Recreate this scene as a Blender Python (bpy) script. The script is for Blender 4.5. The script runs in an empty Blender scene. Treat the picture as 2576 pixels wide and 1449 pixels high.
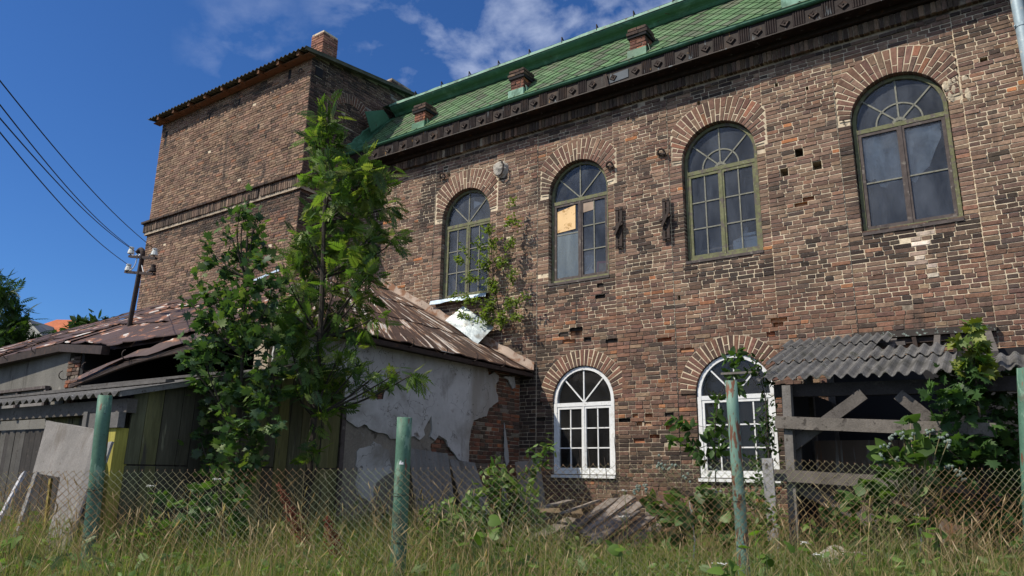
import bpy, math, random
import numpy as np
from mathutils import Vector, noise as mnoise
random.seed(7); rng = np.random.default_rng(11)
S = bpy.context.scene
COL = S.collection
PI = math.pi

# ------------------------------------------------------------------ camera
EYE = 1.6; F = 1847.4; PITCH = 0.247728; ROLL = 0.015628; AZ = 0.96129
cr, sr, cp, sp = math.cos(ROLL), math.sin(ROLL), math.cos(PITCH), math.sin(PITCH)
CAMP = np.array([0., 0., EYE])
def ray(px, py):
    x = (px-1288)/F; y = -(py-724.5)/F
    x0 = cr*x-sr*y; y0 = sr*x+cr*y
    return np.array([x0, cp-y0*sp, sp+y0*cp])
def at(px, py, Y):                       # survey point at true distance Y
    r = ray(px, py); return CAMP+r*(Y/r[1])
P0 = np.array([1.22248706, 12.5, 0.])
UX = np.array([math.sin(AZ), -math.cos(AZ), 0.]); UY = np.array([math.cos(AZ), math.sin(AZ), 0.])
UZ = np.array([0., 0., 1.])
def LW(x, y, z): return P0+UX*x+UY*y+UZ*z
def loc(w): d = np.array(w)-P0; return float(d@UX), float(d@UY), float(w[2])
def fac(px, py, y=0.):                   # point on a plane parallel to the long facade
    r = ray(px, py); t = (y-(CAMP-P0)@UY)/(r@UY); return loc(CAMP+r*t)
def side(px, py, x):                     # point on a plane square to the facade
    r = ray(px, py); t = (x-(CAMP-P0)@UX)/(r@UX); return loc(CAMP+r*t)
cam = bpy.data.cameras.new('camera'); co = bpy.data.objects.new('camera', cam); COL.objects.link(co)
cam.sensor_width = 36; cam.lens = F/2576*36; cam.clip_end = 3000; cam.clip_start = .05
from mathutils import Matrix
X0 = Vector((1, 0, 0)); Y0 = Vector((0, -sp, cp)); Z0 = Vector((0, -cp, -sp))
cx_ = cr*X0+sr*Y0; cy_ = -sr*X0+cr*Y0
co.matrix_world = Matrix(((cx_.x, cy_.x, Z0.x, 0), (cx_.y, cy_.y, Z0.y, 0), (cx_.z, cy_.z, Z0.z, EYE), (0, 0, 0, 1)))
S.camera = co
def gz(X, Y):
    b = .09*Y if Y < 6 else .54+.04*(Y-6)
    if Y > 14: b = .86+.02*(Y-14)
    return b+.03*math.sin(X*1.3+Y*.9)

# ------------------------------------------------------------------ materials
class NT:
    def __init__(s, name):
        s.m = bpy.data.materials.new(name); s.m.use_nodes = True; s.t = s.m.node_tree; s.n = s.t.nodes; s.l = s.t.links
        s.n.clear(); s.out = s.n.new('ShaderNodeOutputMaterial')
    def nd(s, ty, **k):
        n = s.n.new(ty)
        for a, v in k.items():
            if a.startswith('i_'): n.inputs[a[2:].replace('_', ' ')].default_value = v
            else: setattr(n, a, v)
        return n
    def lk(s, a, b): s.l.new(a, b)
    def vec(s, mode):
        if mode == 'map': return s.nd('ShaderNodeAttribute', attribute_name='map').outputs['Vector']
        return s.nd('ShaderNodeNewGeometry').outputs['Position']
    def noise(s, scale, v, stretch=(1, 1, 1), det=4, rough=.55, dist=0.):
        mp = s.nd('ShaderNodeMapping'); mp.inputs['Scale'].default_value = stretch; s.lk(v, mp.inputs['Vector'])
        n = s.nd('ShaderNodeTexNoise'); n.inputs['Scale'].default_value = scale; n.inputs['Detail'].default_value = det
        n.inputs['Roughness'].default_value = rough; n.inputs['Distortion'].default_value = dist
        s.lk(mp.outputs[0], n.inputs['Vector']); return n.outputs['Fac']
    def ramp(s, f, lo, hi):
        r = s.nd('ShaderNodeMapRange'); r.clamp = True
        r.inputs['From Min'].default_value = lo; r.inputs['From Max'].default_value = hi; s.lk(f, r.inputs['Value']); return r.outputs['Result']
    def mix(s, fac, a, b, mode='MIX'):
        m = s.nd('ShaderNodeMix', data_type='RGBA', blend_type=mode)
        for k, v in ((0, fac), (6, a), (7, b)):
            if isinstance(v, (int, float)): m.inputs[k].default_value = v
            elif isinstance(v, tuple): m.inputs[k].default_value = (*v, 1) if len(v) == 3 else v
            else: s.lk(v, m.inputs[k])
        return m.outputs[2]
    def attr(s): return s.nd('ShaderNodeAttribute', attribute_name='Col').outputs['Color']
def mk(name, col=None, rough=.9, var=(3, .35), stains=(), bump=None, metal=0., mode='pos', spec=.3, cracks=None):
    t = NT(name); v = t.vec(mode)
    c = t.attr() if col is None else col
    if var:
        for sc, am, *st in (var if isinstance(var, list) else [var]):
            f = t.noise(sc, v, st[0] if st else (1, 1, 1), 6)
            g = t.nd('ShaderNodeMapRange'); g.inputs['From Min'].default_value = .25; g.inputs['From Max'].default_value = .75
            g.inputs['To Min'].default_value = 1-am; g.inputs['To Max'].default_value = 1+am; t.lk(f, g.inputs['Value'])
            cc = t.nd('ShaderNodeCombineColor')
            for i in range(3): t.lk(g.outputs[0], cc.inputs[i])
            c = t.mix(1., c, cc.outputs[0], 'MULTIPLY')
    for sc, lo, hi, colr, *st in stains:
        f = t.ramp(t.noise(sc, v, st[0] if st else (1, 1, 1), 7, .6, st[1] if len(st) > 1 else .3), lo, hi)
        c = t.mix(f, c, colr)
    if cracks:
        vo = t.nd('ShaderNodeTexVoronoi', feature='DISTANCE_TO_EDGE'); vo.inputs['Scale'].default_value = cracks[0]
        va = t.nd('ShaderNodeVectorMath', operation='ADD'); nz = t.nd('ShaderNodeTexNoise'); nz.inputs['Scale'].default_value = 4.; nz.inputs['Detail'].default_value = 6; t.lk(v, nz.inputs['Vector']); t.lk(v, va.inputs[0]); t.lk(nz.outputs['Color'], va.inputs[1]); t.lk(va.outputs[0], vo.inputs['Vector'])
        k1 = t.ramp(vo.outputs['Distance'], cracks[1], 0.); k2 = t.ramp(t.noise(1.7, v), .46, .56); mu = t.nd('ShaderNodeMath', operation='MULTIPLY'); t.lk(k1, mu.inputs[0]); t.lk(k2, mu.inputs[1]); c = t.mix(mu.outputs[0], c, (.05, .045, .04))
    p = t.nd('ShaderNodeBsdfPrincipled')
    if isinstance(c, tuple): p.inputs['Base Color'].default_value = (*c, 1)
    else: t.lk(c, p.inputs['Base Color'])
    p.inputs['Roughness'].default_value = rough; p.inputs['Metallic'].default_value = metal
    p.inputs['Specular IOR Level'].default_value = spec
    if bump:
        hs = None
        for sc, d, *st in bump:
            f = t.noise(sc, v, st[0] if st else (1, 1, 1), 6, .65)
            b = t.nd('ShaderNodeBump'); b.inputs['Strength'].default_value = 1.; b.inputs['Distance'].default_value = d
            t.lk(f, b.inputs['Height'])
            if hs is not None: t.lk(hs, b.inputs['Normal'])
            hs = b.outputs[0]
        t.lk(hs, p.inputs['Normal'])
    t.lk(p.outputs[0], t.out.inputs[0]); return t.m
def leafmat(name, trans=.35, gloss=.022):
    t = NT(name); c = t.attr()
    d = t.nd('ShaderNodeBsdfDiffuse'); tr = t.nd('ShaderNodeBsdfTranslucent'); g = t.nd('ShaderNodeBsdfGlossy')
    g.inputs['Roughness'].default_value = .5; g.inputs['Color'].default_value = (.9, .95, .9, 1)
    t.lk(c, d.inputs['Color'])
    br = t.mix(1., c, (1.5, 1.65, .7), 'MULTIPLY'); t.lk(br, tr.inputs['Color'])
    m1 = t.nd('ShaderNodeMixShader'); m1.inputs[0].default_value = trans; t.lk(d.outputs[0], m1.inputs[1]); t.lk(tr.outputs[0], m1.inputs[2])
    m2 = t.nd('ShaderNodeMixShader'); m2.inputs[0].default_value = gloss; t.lk(m1.outputs[0], m2.inputs[1]); t.lk(g.outputs[0], m2.inputs[2])
    t.lk(m2.outputs[0], t.out.inputs[0]); return t.m
def glassmat(name, dust=.10, dcol=(.10, .14, .20), stretch=(1, 1, .4), tint=.95):
    t = NT(name); v = t.vec('pos')
    tr = t.nd('ShaderNodeBsdfTransparent'); tr.inputs['Color'].default_value = (tint*.92, tint*.97, tint, 1)
    d = t.nd('ShaderNodeBsdfDiffuse'); d.inputs['Color'].default_value = (*dcol, 1)
    g = t.nd('ShaderNodeBsdfGlossy'); g.inputs['Roughness'].default_value = .03
    b = t.nd('ShaderNodeBump'); b.inputs['Distance'].default_value = .004; t.lk(t.noise(3.5, v), b.inputs['Height'])
    t.lk(b.outputs[0], g.inputs['Normal'])
    f = t.nd('ShaderNodeMapRange'); f.inputs['From Min'].default_value = .35; f.inputs['From Max'].default_value = .75
    f.inputs['To Min'].default_value = dust*.5; f.inputs['To Max'].default_value = dust*2.2; t.lk(t.noise(2.5, v, stretch, 7, .65), f.inputs['Value'])
    m1 = t.nd('ShaderNodeMixShader'); t.lk(f.outputs[0], m1.inputs[0]); t.lk(tr.outputs[0], m1.inputs[1]); t.lk(d.outputs[0], m1.inputs[2])
    fr = t.nd('ShaderNodeFresnel'); fr.inputs['IOR'].default_value = 1.52
    mu = t.nd('ShaderNodeMath', operation='MULTIPLY'); mu.inputs[1].default_value = .9; t.lk(fr.outputs[0], mu.inputs[0])
    m2 = t.nd('ShaderNodeMixShader'); t.lk(mu.outputs[0], m2.inputs[0]); t.lk(m1.outputs[0], m2.inputs[1]); t.lk(g.outputs[0], m2.inputs[2])
    t.lk(m2.outputs[0], t.out.inputs[0]); return t.m

MT = {}
SOOT = (.022, .018, .016)
MT['brick'] = mk('brick', None, .92, [(18, .28), (1.3, .18)], [(24, .66, .76, (.30, .24, .18)), (1.0, .56, .72, (.05, .038, .033)), (3.2, .60, .72, (.045, .036, .032), (1, 1, .16)), (34, .66, .72, SOOT)], [(60, .006), (14, .012)])
MT['mortar'] = mk('lime_mortar', (.58, .49, .355), .97, [(9, .22), (1.2, .15)], [(1.6, .56, .70, (.22, .18, .14)), (12, .62, .70, (.05, .04, .033))], [(40, .008), (9, .012)])
MT['mortar_old'] = mk('eroded_mortar', (.38, .315, .235), .97, [(9, .3), (1.2, .3)], [(1.3, .5, .62, (.09, .07, .055)), (5, .62, .68, (.42, .37, .29))], [(40, .01), (9, .015)])
MT['tilegreen'] = mk('green_roof_slate', None, .72, [(6, .16), (1.2, .12)], [(3, .50, .74, (.115, .12, .085), (1, .35, 1)), (26, .62, .72, (.13, .25, .15))], [(30, .003)])
MT['patina'] = mk('green_painted_sheet', (.055, .155, .09), .5, [(2.5, .22), (14, .12)], [(3.5, .55, .75, (.15, .31, .22)), (9, .63, .72, (.07, .05, .03)), (1.3, .57, .7, (.02, .085, .05))], [(4, .006)])
MT['rim'] = mk('pale_green_rim', (.17, .33, .245), .6, [(6, .25)], [(5, .5, .64, (.06, .15, .10)), (8, .62, .7, (.10, .06, .04))])
MT['fascia'] = mk('tarnished_fascia_metal', (.020, .014, .013), .55, [(8, .4)], [(4, .55, .68, (.05, .03, .02), (1, 1, .4)), (11, .62, .68, (.13, .15, .16), (1, 1, .2)), (14, .66, .72, (.26, .15, .05), (1, 1, .3))], [(12, .004)], metal=.0, spec=.12)
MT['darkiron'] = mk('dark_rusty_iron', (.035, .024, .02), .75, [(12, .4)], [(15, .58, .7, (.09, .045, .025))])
MT['ironwire'] = mk('rusty_green_wire', None, .7, None)
MT['white'] = mk('white_window_paint', (.70, .72, .73), .6, [(10, .10)], [(28, .62, .68, (.30, .28, .25)), (5, .58, .72, (.50, .49, .46)), (9, .64, .70, (.38, .37, .34), (1, 1, .2))], [(30, .002)])
MT['oldgreen'] = mk('peeling_olive_paint', (.145, .15, .08), .85, [(9, .3), (50, .2)], [(12, .52, .60, (.115, .10, .085)), (30, .62, .68, (.30, .28, .22))], [(40, .003)])
MT['barwood'] = mk('pale_worn_bars', (.20, .20, .165), .85, [(20, .3)], [(30, .6, .68, (.08, .07, .06))])
MT['rawwood'] = mk('weathered_bare_window_wood', (.085, .07, .066), .9, [(14, .35)], [(12, .58, .66, (.19, .17, .15)), (9, .62, .7, (.03, .024, .02))], [(40, .003)])
MT['glass'] = glassmat('dusty_sky_tinted_glass', .24, (.15, .17, .205))  # blue-grey layer is dust plus painted sky reflection
MT['glass_low'] = glassmat('lower_window_glass', .07, (.18, .18, .18))
MT['glass_dirty'] = glassmat('dirty_streaked_glass', .42, (.20, .24, .26), (1, 1, .15))
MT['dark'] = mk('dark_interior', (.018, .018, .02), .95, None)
t = NT('torn_plastic_film'); v = t.vec('pos'); d1 = t.nd('ShaderNodeBsdfDiffuse'); d1.inputs['Color'].default_value = (.62, .66, .70, 1); d2 = t.nd('ShaderNodeBsdfTransparent')
mm_ = t.nd('ShaderNodeMixShader'); rg = t.nd('ShaderNodeMapRange'); rg.inputs['From Min'].default_value = .3; rg.inputs['From Max'].default_value = .7; rg.inputs['To Min'].default_value = .30; rg.inputs['To Max'].default_value = .95
t.lk(t.noise(4.5, v, (1, 1, .6), 7, .6, .8), rg.inputs['Value']); t.lk(rg.outputs[0], mm_.inputs[0]); t.lk(d2.outputs[0], mm_.inputs[1]); t.lk(d1.outputs[0], mm_.inputs[2]); t.lk(mm_.outputs[0], t.out.inputs[0]); MT['film'] = t.m
MT['cardb'] = mk('stained_hardboard', (.75, .52, .27), .8, [(4, .1)], [(14, .60, .66, (.36, .20, .07)), (5, .58, .63, (.45, .27, .10))])
MT['cardb2'] = mk('dull_board', (.34, .26, .20), .85, [(6, .2)])
MT['paper'] = mk('pale_paper', (.52, .55, .60), .8, [(9, .15)])
MT['redframe'] = mk('red_picture_frame', (.42, .09, .07), .6, [(9, .15)])
MT['tan'] = mk('picture_card', (.40, .30, .20), .7, [(20, .2)])
MT['device'] = mk('grey_device_plastic', (.40, .47, .55), .6, [(9, .08)])
MT['zinc'] = mk('zinc_sheet', (.40, .45, .46), .42, [(5, .15)], [(4, .55, .66, (.23, .23, .21)), (14, .66, .72, (.16, .12, .08))], [(2.5, .02)], metal=.35)
MT['zincblue'] = mk('pale_blue_sheet', (.34, .43, .52), .45, [(5, .15)], [(7, .62, .7, (.2, .2, .2))], [(3, .01)], metal=.2)
MT['pipe'] = mk('pale_blue_downpipe', (.30, .38, .42), .5, [(8, .18)], [(9, .6, .7, (.5, .5, .46)), (16, .66, .72, (.12, .10, .08))], [(12, .004)], metal=.15)
MT['postgreen'] = mk('flaking_green_post_paint', (.070, .150, .105), .6, [(7, .22, (1, 1, .5)), (40, .15)], [(16, .57, .62, (.17, .27, .20), (1, 1, .25)), (20, .60, .64, (.13, .065, .04), (1, 1, .22)), (4, .58, .72, (.09, .085, .06)), (60, .64, .68, (.03, .03, .025))], [(60, .0015)])
MT['postpale'] = mk('pale_rust_speckled_post_paint', (.135, .235, .19), .6, [(7, .2, (1, 1, .5))], [(24, .52, .58, (.14, .06, .035), (1, 1, .3)), (60, .64, .68, (.03, .03, .025)), (6, .60, .7, (.22, .32, .28))], [(60, .0015)])
MT['rustroof'] = mk('brown_roof_paint', (.070, .042, .034), .62, [(3, .25), (30, .12)], [(1.1, .545, .60, (.30, .13, .065), (1, 1.6, 1), .8), (1.1, .60, .625, (.52, .49, .45), (1, 1.6, 1), .8), (7, .66, .72, (.20, .10, .06))], [(5, .012), (40, .002)], mode='map', metal=.05)
MT['peelroof'] = mk('peeling_streaked_roof_paint', (.075, .047, .037), .62, [(3, .25)], [(2.6, .53, .57, (.36, .20, .11), (3.6, .30, 1), .6), (2.6, .57, .60, (.60, .56, .50), (3.6, .30, 1), .6)], [(5, .012)], mode='map')
MT['asb'] = mk('weathered_fibre_cement', (.115, .112, .108), .97, [(5, .35), (60, .25)], [(3.5, .56, .68, (.065, .066, .05)), (26, .62, .68, (.26, .27, .27)), (2, .56, .7, (.055, .055, .05))], [(80, .004), (20, .006)])
MT['asblight'] = mk('pale_fibre_cement', (.19, .18, .17), .97, [(4, .22), (60, .2)], [(3, .58, .68, (.13, .115, .10), (1, 1, .3)), (12, .64, .7, (.10, .09, .075))], [(80, .003), (12, .006)])
MT['mossroof'] = mk('dark_mossy_corrugated_roof', (.075, .078, .055), .95, [(5, .4)], [(7, .6, .7, (.05, .07, .03))], [(40, .005)])
MT['plaster'] = mk('pale_finish_plaster', (.46, .46, .455), .95, [(1.2, .16), (9, .09)], [(1.5, .52, .70, (.24, .23, .21)), (5, .63, .72, (.15, .13, .11)), (.8, .55, .7, (.30, .28, .25), (1, 1, .3)), (2.4, .62, .7, (.27, .26, .25), (1, 1, .25))], [(30, .004), (5, .012)], cracks=(1.3, .012))
MT['undercoat'] = mk('brown_rough_undercoat', (.21, .19, .16), .98, [(3, .2), (40, .2)], [(2.5, .6, .7, (.30, .30, .30)), (4, .62, .7, (.08, .07, .06))], [(50, .006), (8, .01)])
MT['stucco'] = mk('grey_streaked_stucco', (.155, .15, .135), .98, [(2, .3, (1, 1, .25)), (60, .25)], [(3, .60, .68, (.06, .055, .05), (1, 1, .2)), (1.2, .62, .7, (.32, .30, .26))], [(70, .006)])
MT['board'] = mk('olive_painted_boards', None, .9, [(7, .35, (1, 1, .15)), (50, .25, (1, 1, .1))], [(6, .56, .64, (.06, .055, .045), (1, 1, .12)), (9, .64, .70, (.19, .18, .12), (1, 1, .15))], [(40, .004, (1, 1, .1))])
MT['greywood'] = mk('silvered_timber', None, .9, [(6, .28), (60, .2)], [(13, .58, .66, (.055, .048, .042)), (40, .63, .7, (.05, .045, .04))], [(60, .003), (15, .004)])
MT['warmwood'] = mk('brown_eaves_timber', (.16, .075, .035), .8, [(6, .3)], [(8, .6, .7, (.05, .03, .02))])
MT['rustback'] = mk('rust_streaked_sheet', (.13, .095, .075), .85, [(4, .35, (1, 1, .2))], [(9, .56, .64, (.20, .09, .045), (1, 1, .1)), (12, .56, .66, (.30, .29, .27), (1, 1, .08))], [(30, .003)])
MT['lichen'] = mk('lichen_dark_ledger', (.045, .038, .034), .9, [(9, .3)], [(24, .58, .62, (.22, .27, .24))])
MT['porcelain'] = mk('porcelain', (.62, .64, .60), .3, None, spec=.5)
MT['cable'] = mk('black_cable', (.012, .012, .014), .6, None)
MT['pcable'] = mk('pale_cable', (.55, .58, .6), .5, None)
MT['leaf'] = leafmat('leaf'); MT['leaf_thin'] = leafmat('thin_leaf', .45, .02)
MT['bark'] = mk('bark', (.045, .038, .03), .95, [(12, .4)], (), [(30, .01)])
MT['stem'] = mk('green_stem', None, .8, None)
MT['grass'] = leafmat('grass_blades', .42, .01)
MT['soil'] = mk('weedy_soil', (.035, .038, .018), .98, [(2, .4), (20, .4)], [(5, .55, .65, (.07, .06, .03))], [(10, .05)])
MT['terracotta'] = mk('orange_clay_tiles', (.42, .13, .055), .85, [(1.5, .18), (9, .18)], (), [(3, .03)])
MT['housewall'] = mk('cream_house_wall', (.55, .53, .46), .9, [(2, .1)])
MT['slate'] = mk('grey_slate', (.11, .125, .14), .85, [(3, .25)])
MT['rubble'] = mk('pale_rubble', (.42, .39, .34), .95, [(5, .25)], [(9, .6, .7, (.12, .11, .1))], [(20, .02)])
MT['whitewash'] = mk('whitewash_spill', (.62, .58, .55), .9, [(14, .2)])

# ------------------------------------------------------------------ mesh building
class MB:
    def __init__(s): s.v = []; s.f = []; s.c = []; s.m = []; s.uv = []; s.mi = []
    def add(s, vs, fs, col=(.5, .5, .5), mi=0, uv=None):
        b = len(s.v); s.v.extend([tuple(map(float, p)) for p in vs]); s.f.extend([tuple(i+b for i in f) for f in fs])
        s.c.extend([col]*len(vs)); s.mi.extend([mi]*len(fs)); s.uv.extend(uv if uv else [(0, 0, 0)]*len(vs))
    def obox(s, o, a, b, c, col=(.5, .5, .5), mi=0):       # box from corner o along vectors a,b,c
        o, a, b, c = map(np.array, (o, a, b, c))
        vs = [o, o+a, o+a+b, o+b, o+c, o+a+c, o+a+b+c, o+b+c]
        s.add(vs, [(0, 3, 2, 1), (4, 5, 6, 7), (0, 1, 5, 4), (1, 2, 6, 5), (2, 3, 7, 6), (3, 0, 4, 7)], col, mi)
    def lbox(s, x0, x1, y0, y1, z0, z1, col=(.5, .5, .5), mi=0):
        s.obox(LW(x0, y0, z0), UX*(x1-x0), UY*(y1-y0), UZ*(z1-z0), col, mi)
    def beam(s, p, q, w, h, up=(0, 0, 1), col=(.5, .5, .5), mi=0, jit=0.):
        p, q = np.array(p, float), np.array(q, float); d = q-p; L = np.linalg.norm(d); d /= L
        up = np.array(up, float); sd = np.cross(d, up); sd /= np.linalg.norm(sd); u = np.cross(sd, d)
        n = 6 if jit else 1; vs = []
        for i in range(n+1):
            c = p+d*L*i/n
            for a, b in ((-1, -1), (1, -1), (1, 1), (-1, 1)):
                vs.append(c+sd*(a*w/2+random.uniform(-jit, jit))+u*(b*h/2+random.uniform(-jit, jit)))
        fs = [(3, 2, 1, 0), tuple(range(4*n, 4*n+4))]
        for i in range(n):
            for k in range(4): fs.append((4*i+k, 4*i+(k+1) % 4, 4*i+4+(k+1) % 4, 4*i+4+k))
        s.add(vs, fs, col, mi)
    def tube(s, pts, r, n=8, col=(.5, .5, .5), mi=0, caps=True):
        pts = [np.array(p, float) for p in pts]; rs = r if isinstance(r, (list, tuple, np.ndarray)) else [r]*len(pts)
        vs = []; pv = None
        for i, p in enumerate(pts):
            d = pts[min(i+1, len(pts)-1)]-pts[max(i-1, 0)]; d = d/(np.linalg.norm(d)+1e-9)
            if pv is None:
                a = np.array([0, 0, 1.]) if abs(d[2]) < .9 else np.array([1., 0, 0]); pv = np.cross(d, a)
            pv = pv-d*(pv@d); pv /= np.linalg.norm(pv); w = np.cross(d, pv)
            for k in range(n):
                t = 2*PI*k/n; vs.append(p+(pv*math.cos(t)+w*math.sin(t))*rs[i])
        fs = []
        for i in range(len(pts)-1):
            for k in range(n): fs.append((i*n+k, i*n+(k+1) % n, (i+1)*n+(k+1) % n, (i+1)*n+k))
        if caps: fs += [tuple(range(n-1, -1, -1)), tuple(range((len(pts)-1)*n, len(pts)*n))]
        s.add(vs, fs, col, mi)
    def poly(s, pts, nrm, th, col=(.5, .5, .5), mi=0, uv=None):    # thick sheet from an outline; nrm points to its front
        pts = [np.array(p, float) for p in pts]; nv = np.array(nrm, float)*th; n = len(pts)
        s.add(pts+[p-nv for p in pts], [tuple(range(n)), tuple(range(2*n-1, n-1, -1))]+[(i, (i+1) % n, n+(i+1) % n, n+i) for i in range(n)], col, mi, (uv+uv) if uv else None)
    def ball(s, c, r, col=(.5, .5, .5), mi=0, n=8, m=5, jit=0., sq=(1, 1, 1)):
        vs = []; c = np.array(c, float)
        for i in range(m+1):
            for k in range(n):
                a = PI*i/m; b = 2*PI*k/n; q = 1+random.uniform(-jit, jit)
                vs.append(c+np.array([math.sin(a)*math.cos(b)*sq[0], math.sin(a)*math.sin(b)*sq[1], math.cos(a)*sq[2]])*r*q)
        s.add(vs, [(i*n+k, (i+1)*n+k, (i+1)*n+(k+1) % n, i*n+(k+1) % n) for i in range(m) for k in range(n)], col, mi)
def origin(o):
    p = np.zeros(3)
    while o is not None: p += np.array(o.location); o = o.parent
    return p
def raw(name, V, Fv, cols=None, uv=None, mats=(), mi=None, parent=None, smooth=False, base=None):
    V = np.asarray(V, np.float32)
    if parent is not None: off = origin(parent)
    elif base is not None: off = np.array(base)
    else: off = np.array([V[:, 0].mean(), V[:, 1].mean(), V[:, 2].min()])
    V = V-off.astype(np.float32)
    me = bpy.data.meshes.new(name)
    if isinstance(Fv, np.ndarray):
        k = Fv.shape[1]; me.vertices.add(len(V)); me.vertices.foreach_set('co', V.ravel())
        me.loops.add(Fv.size); me.loops.foreach_set('vertex_index', Fv.ravel().astype(np.int32))
        me.polygons.add(len(Fv)); me.polygons.foreach_set('loop_start', np.arange(0, Fv.size, k, dtype=np.int32))
        me.update(calc_edges=True)
    else: me.from_pydata(V.tolist(), [], Fv)
    if cols is not None:
        a = me.color_attributes.new('Col', 'FLOAT_COLOR', 'POINT'); c = np.ones((len(V), 4), np.float32); c[:, :3] = cols; a.data.foreach_set('color', c.ravel())
    if uv is not None:
        a = me.attributes.new('map', 'FLOAT_VECTOR', 'POINT'); a.data.foreach_set('vector', np.asarray(uv, np.float32).ravel())
    for m in mats: me.materials.append(m)
    if mi is not None: me.polygons.foreach_set('material_index', np.asarray(mi, np.int32))
    if smooth: me.polygons.foreach_set('use_smooth', [True]*len(me.polygons))
    o = bpy.data.objects.new(name, me); COL.objects.link(o)
    if parent is not None: o.parent = parent
    else: o.location = off
    return o
def obj(name, mb, mat, parent=None, smooth=False, label=None):
    mats = mat if isinstance(mat, (list, tuple)) else [mat]
    o = raw(name, mb.v, mb.f, mb.c, mb.uv, [MT[m] for m in mats], mb.mi, parent, smooth)
    if label: o['label'] = label
    return o
def thing(name, label, cat, base, group=None):
    o = bpy.data.objects.new(name, None); COL.objects.link(o); o.location = tuple(map(float, base)); o.empty_display_size = .2
    return tag(o, label, cat, group)
def tag(o, label, cat, group=None, kind=None):
    if label: o['label'] = label
    if cat: o['category'] = cat
    if group: o['group'] = group
    if kind: o['kind'] = kind
    return o
# ------------------------------------------------------------------ brickwork
PAL_UP = [((.175, .120, .092), 5), ((.215, .152, .115), 3.6), ((.145, .096, .077), 5), ((.115, .080, .067), 2.6), ((.070, .054, .047), .9), ((.33, .145, .07), .14), ((.20, .115, .08), .8)]
PAL_LOW = [((.145, .088, .068), 5), ((.175, .102, .074), 3.2), ((.115, .074, .062), 4), ((.26, .125, .07), .45), ((.062, .047, .042), 1.5), ((.185, .135, .10), 2.2)]
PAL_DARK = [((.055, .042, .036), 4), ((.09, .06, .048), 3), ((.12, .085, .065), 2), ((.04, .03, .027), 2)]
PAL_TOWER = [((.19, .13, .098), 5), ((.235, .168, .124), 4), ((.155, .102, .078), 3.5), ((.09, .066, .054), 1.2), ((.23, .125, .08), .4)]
def pick(pal):
    c = random.choices([p[0] for p in pal], [p[1] for p in pal])[0]; k = random.uniform(.78, 1.2); h = (1.14, 1.07, .985)
    return tuple(x*k*h[i]*random.uniform(.96, 1.04) for i, x in enumerate(c))
class FR:                                  # wall frame: a runs right, b runs into the wall, z up (local factory coordinates)
    def __init__(s, x, y, kind):
        s.o = LW(x, y, 0); s.ea, s.eb = {'front': (UX, UY), 'right': (UY, -UX), 'left': (-UY, UX), 'back': (-UX, -UY)}[kind]
    def p(s, a, b, z): return s.o+s.ea*a+s.eb*b+UZ*z
def brick(mb, fr, a0, a1, z0, z1, yf, yb, col, jit=.003, ch=.0042, mi=0):
    j = lambda k=1.: random.uniform(-jit, jit)*k
    w, h = a1-a0, z1-z0; cc = min(w, h)*random.uniform(.07, .17)
    o = [(a0+cc, z0), (a1-cc, z0), (a1, z0+cc), (a1, z1-cc), (a1-cc, z1), (a0+cc, z1), (a0, z1-cc), (a0, z0+cc)]
    o = [(a+j(), z+j()) for a, z in o]; ca, cz = (a0+a1)/2, (z0+z1)/2
    s = ch*random.uniform(.6, 1.5)
    inn = [(ca+(a-ca)*(1-2*s/w)+j(.5), cz+(z-cz)*(1-2*s/h)+j(.5)) for a, z in o]
    ti, tz = random.uniform(-.0018, .0018), random.uniform(-.0018, .0018)
    V = [fr.p(a, yf+ti*(a-ca)/w*2+tz*(z-cz)/h*2, z) for a, z in inn]+[fr.p(a, yf+s*.9, z) for a, z in o]+[fr.p(a, yb, z) for a, z in o]
    Fs = [tuple(range(8))]+[(i, i+8, (i+1) % 8+8, (i+1) % 8) for i in range(8)]+[(i+8, i+16, (i+1) % 8+16, (i+1) % 8+8) for i in range(8)]
    mb.add(V, Fs, col, mi)
CH = .0662
def lay(mb, fr, a0, a1, z0, z1, pal, excl=lambda z: [], depth=lambda a, z: 0., joint=.0105, back=.03, top=None, jamb=(), miss=.0015, seed=0, ch=CH, hp=.6, split=False):
    """courses of individual bricks between a0..a1, z0..z1 leaving out the excluded intervals"""
    n = int((z1-z0)/ch); R = random.Random(seed)
    for i in range(n):
        zb = z0+i*ch; zc = zb+ch/2
        cuts = [a0]+([x for x in sorted(PANELX) if a0 < x < a1] if split else [])+[a1]
        seg = list(zip(cuts[:-1], cuts[1:]))
        for e0, e1 in excl(zc):
            seg = [q for s0, s1 in seg for q in ((s0, min(s1, e0)), (max(s0, e1), s1)) if q[1]-q[0] > .025]
        for s0, s1 in seg:
            a = s0+joint/2; first = True; odd = i % 2
            while a < s1-.03:
                q_ = R.random(); L = ((.118 if q_ < .86 else .228) if odd else (.228 if q_ < .80 else .118))*R.uniform(.90, 1.09)
                if first: L = R.choice([.118, .175]) if odd else R.choice([.17, .228])
                first = False
                e = min(a+L, s1-joint/2)
                if s1-e < .07: e = s1-joint/2
                m = (a+e)/2
                if (top is None or zb+ch < top(m)) and R.random() > miss:
                    p = pal(m, zc) if callable(pal) else pal
                    d = depth(m, zc)
                    yf = d+R.uniform(-.0045, .0035)-.001-(.006 if R.random() < .07 else 0)
                    wav = .005*mnoise.noise(Vector((m*1.1, zb*.6, seed)))+.002*math.sin(m*7+i)
                    jb = back+d
                    for jx in jamb:
                        if abs(a-jx[0]) < .03 or abs(e-jx[0]) < .03:
                            if jx[1] < zc < jx[2]: jb = max(jb, jx[3])
                    brick(mb, fr, a, e, zb+joint/2+wav, zb+ch-joint/2+wav, yf, jb, pick(p))
                a = e+joint*R.uniform(.7, 1.3)
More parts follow.
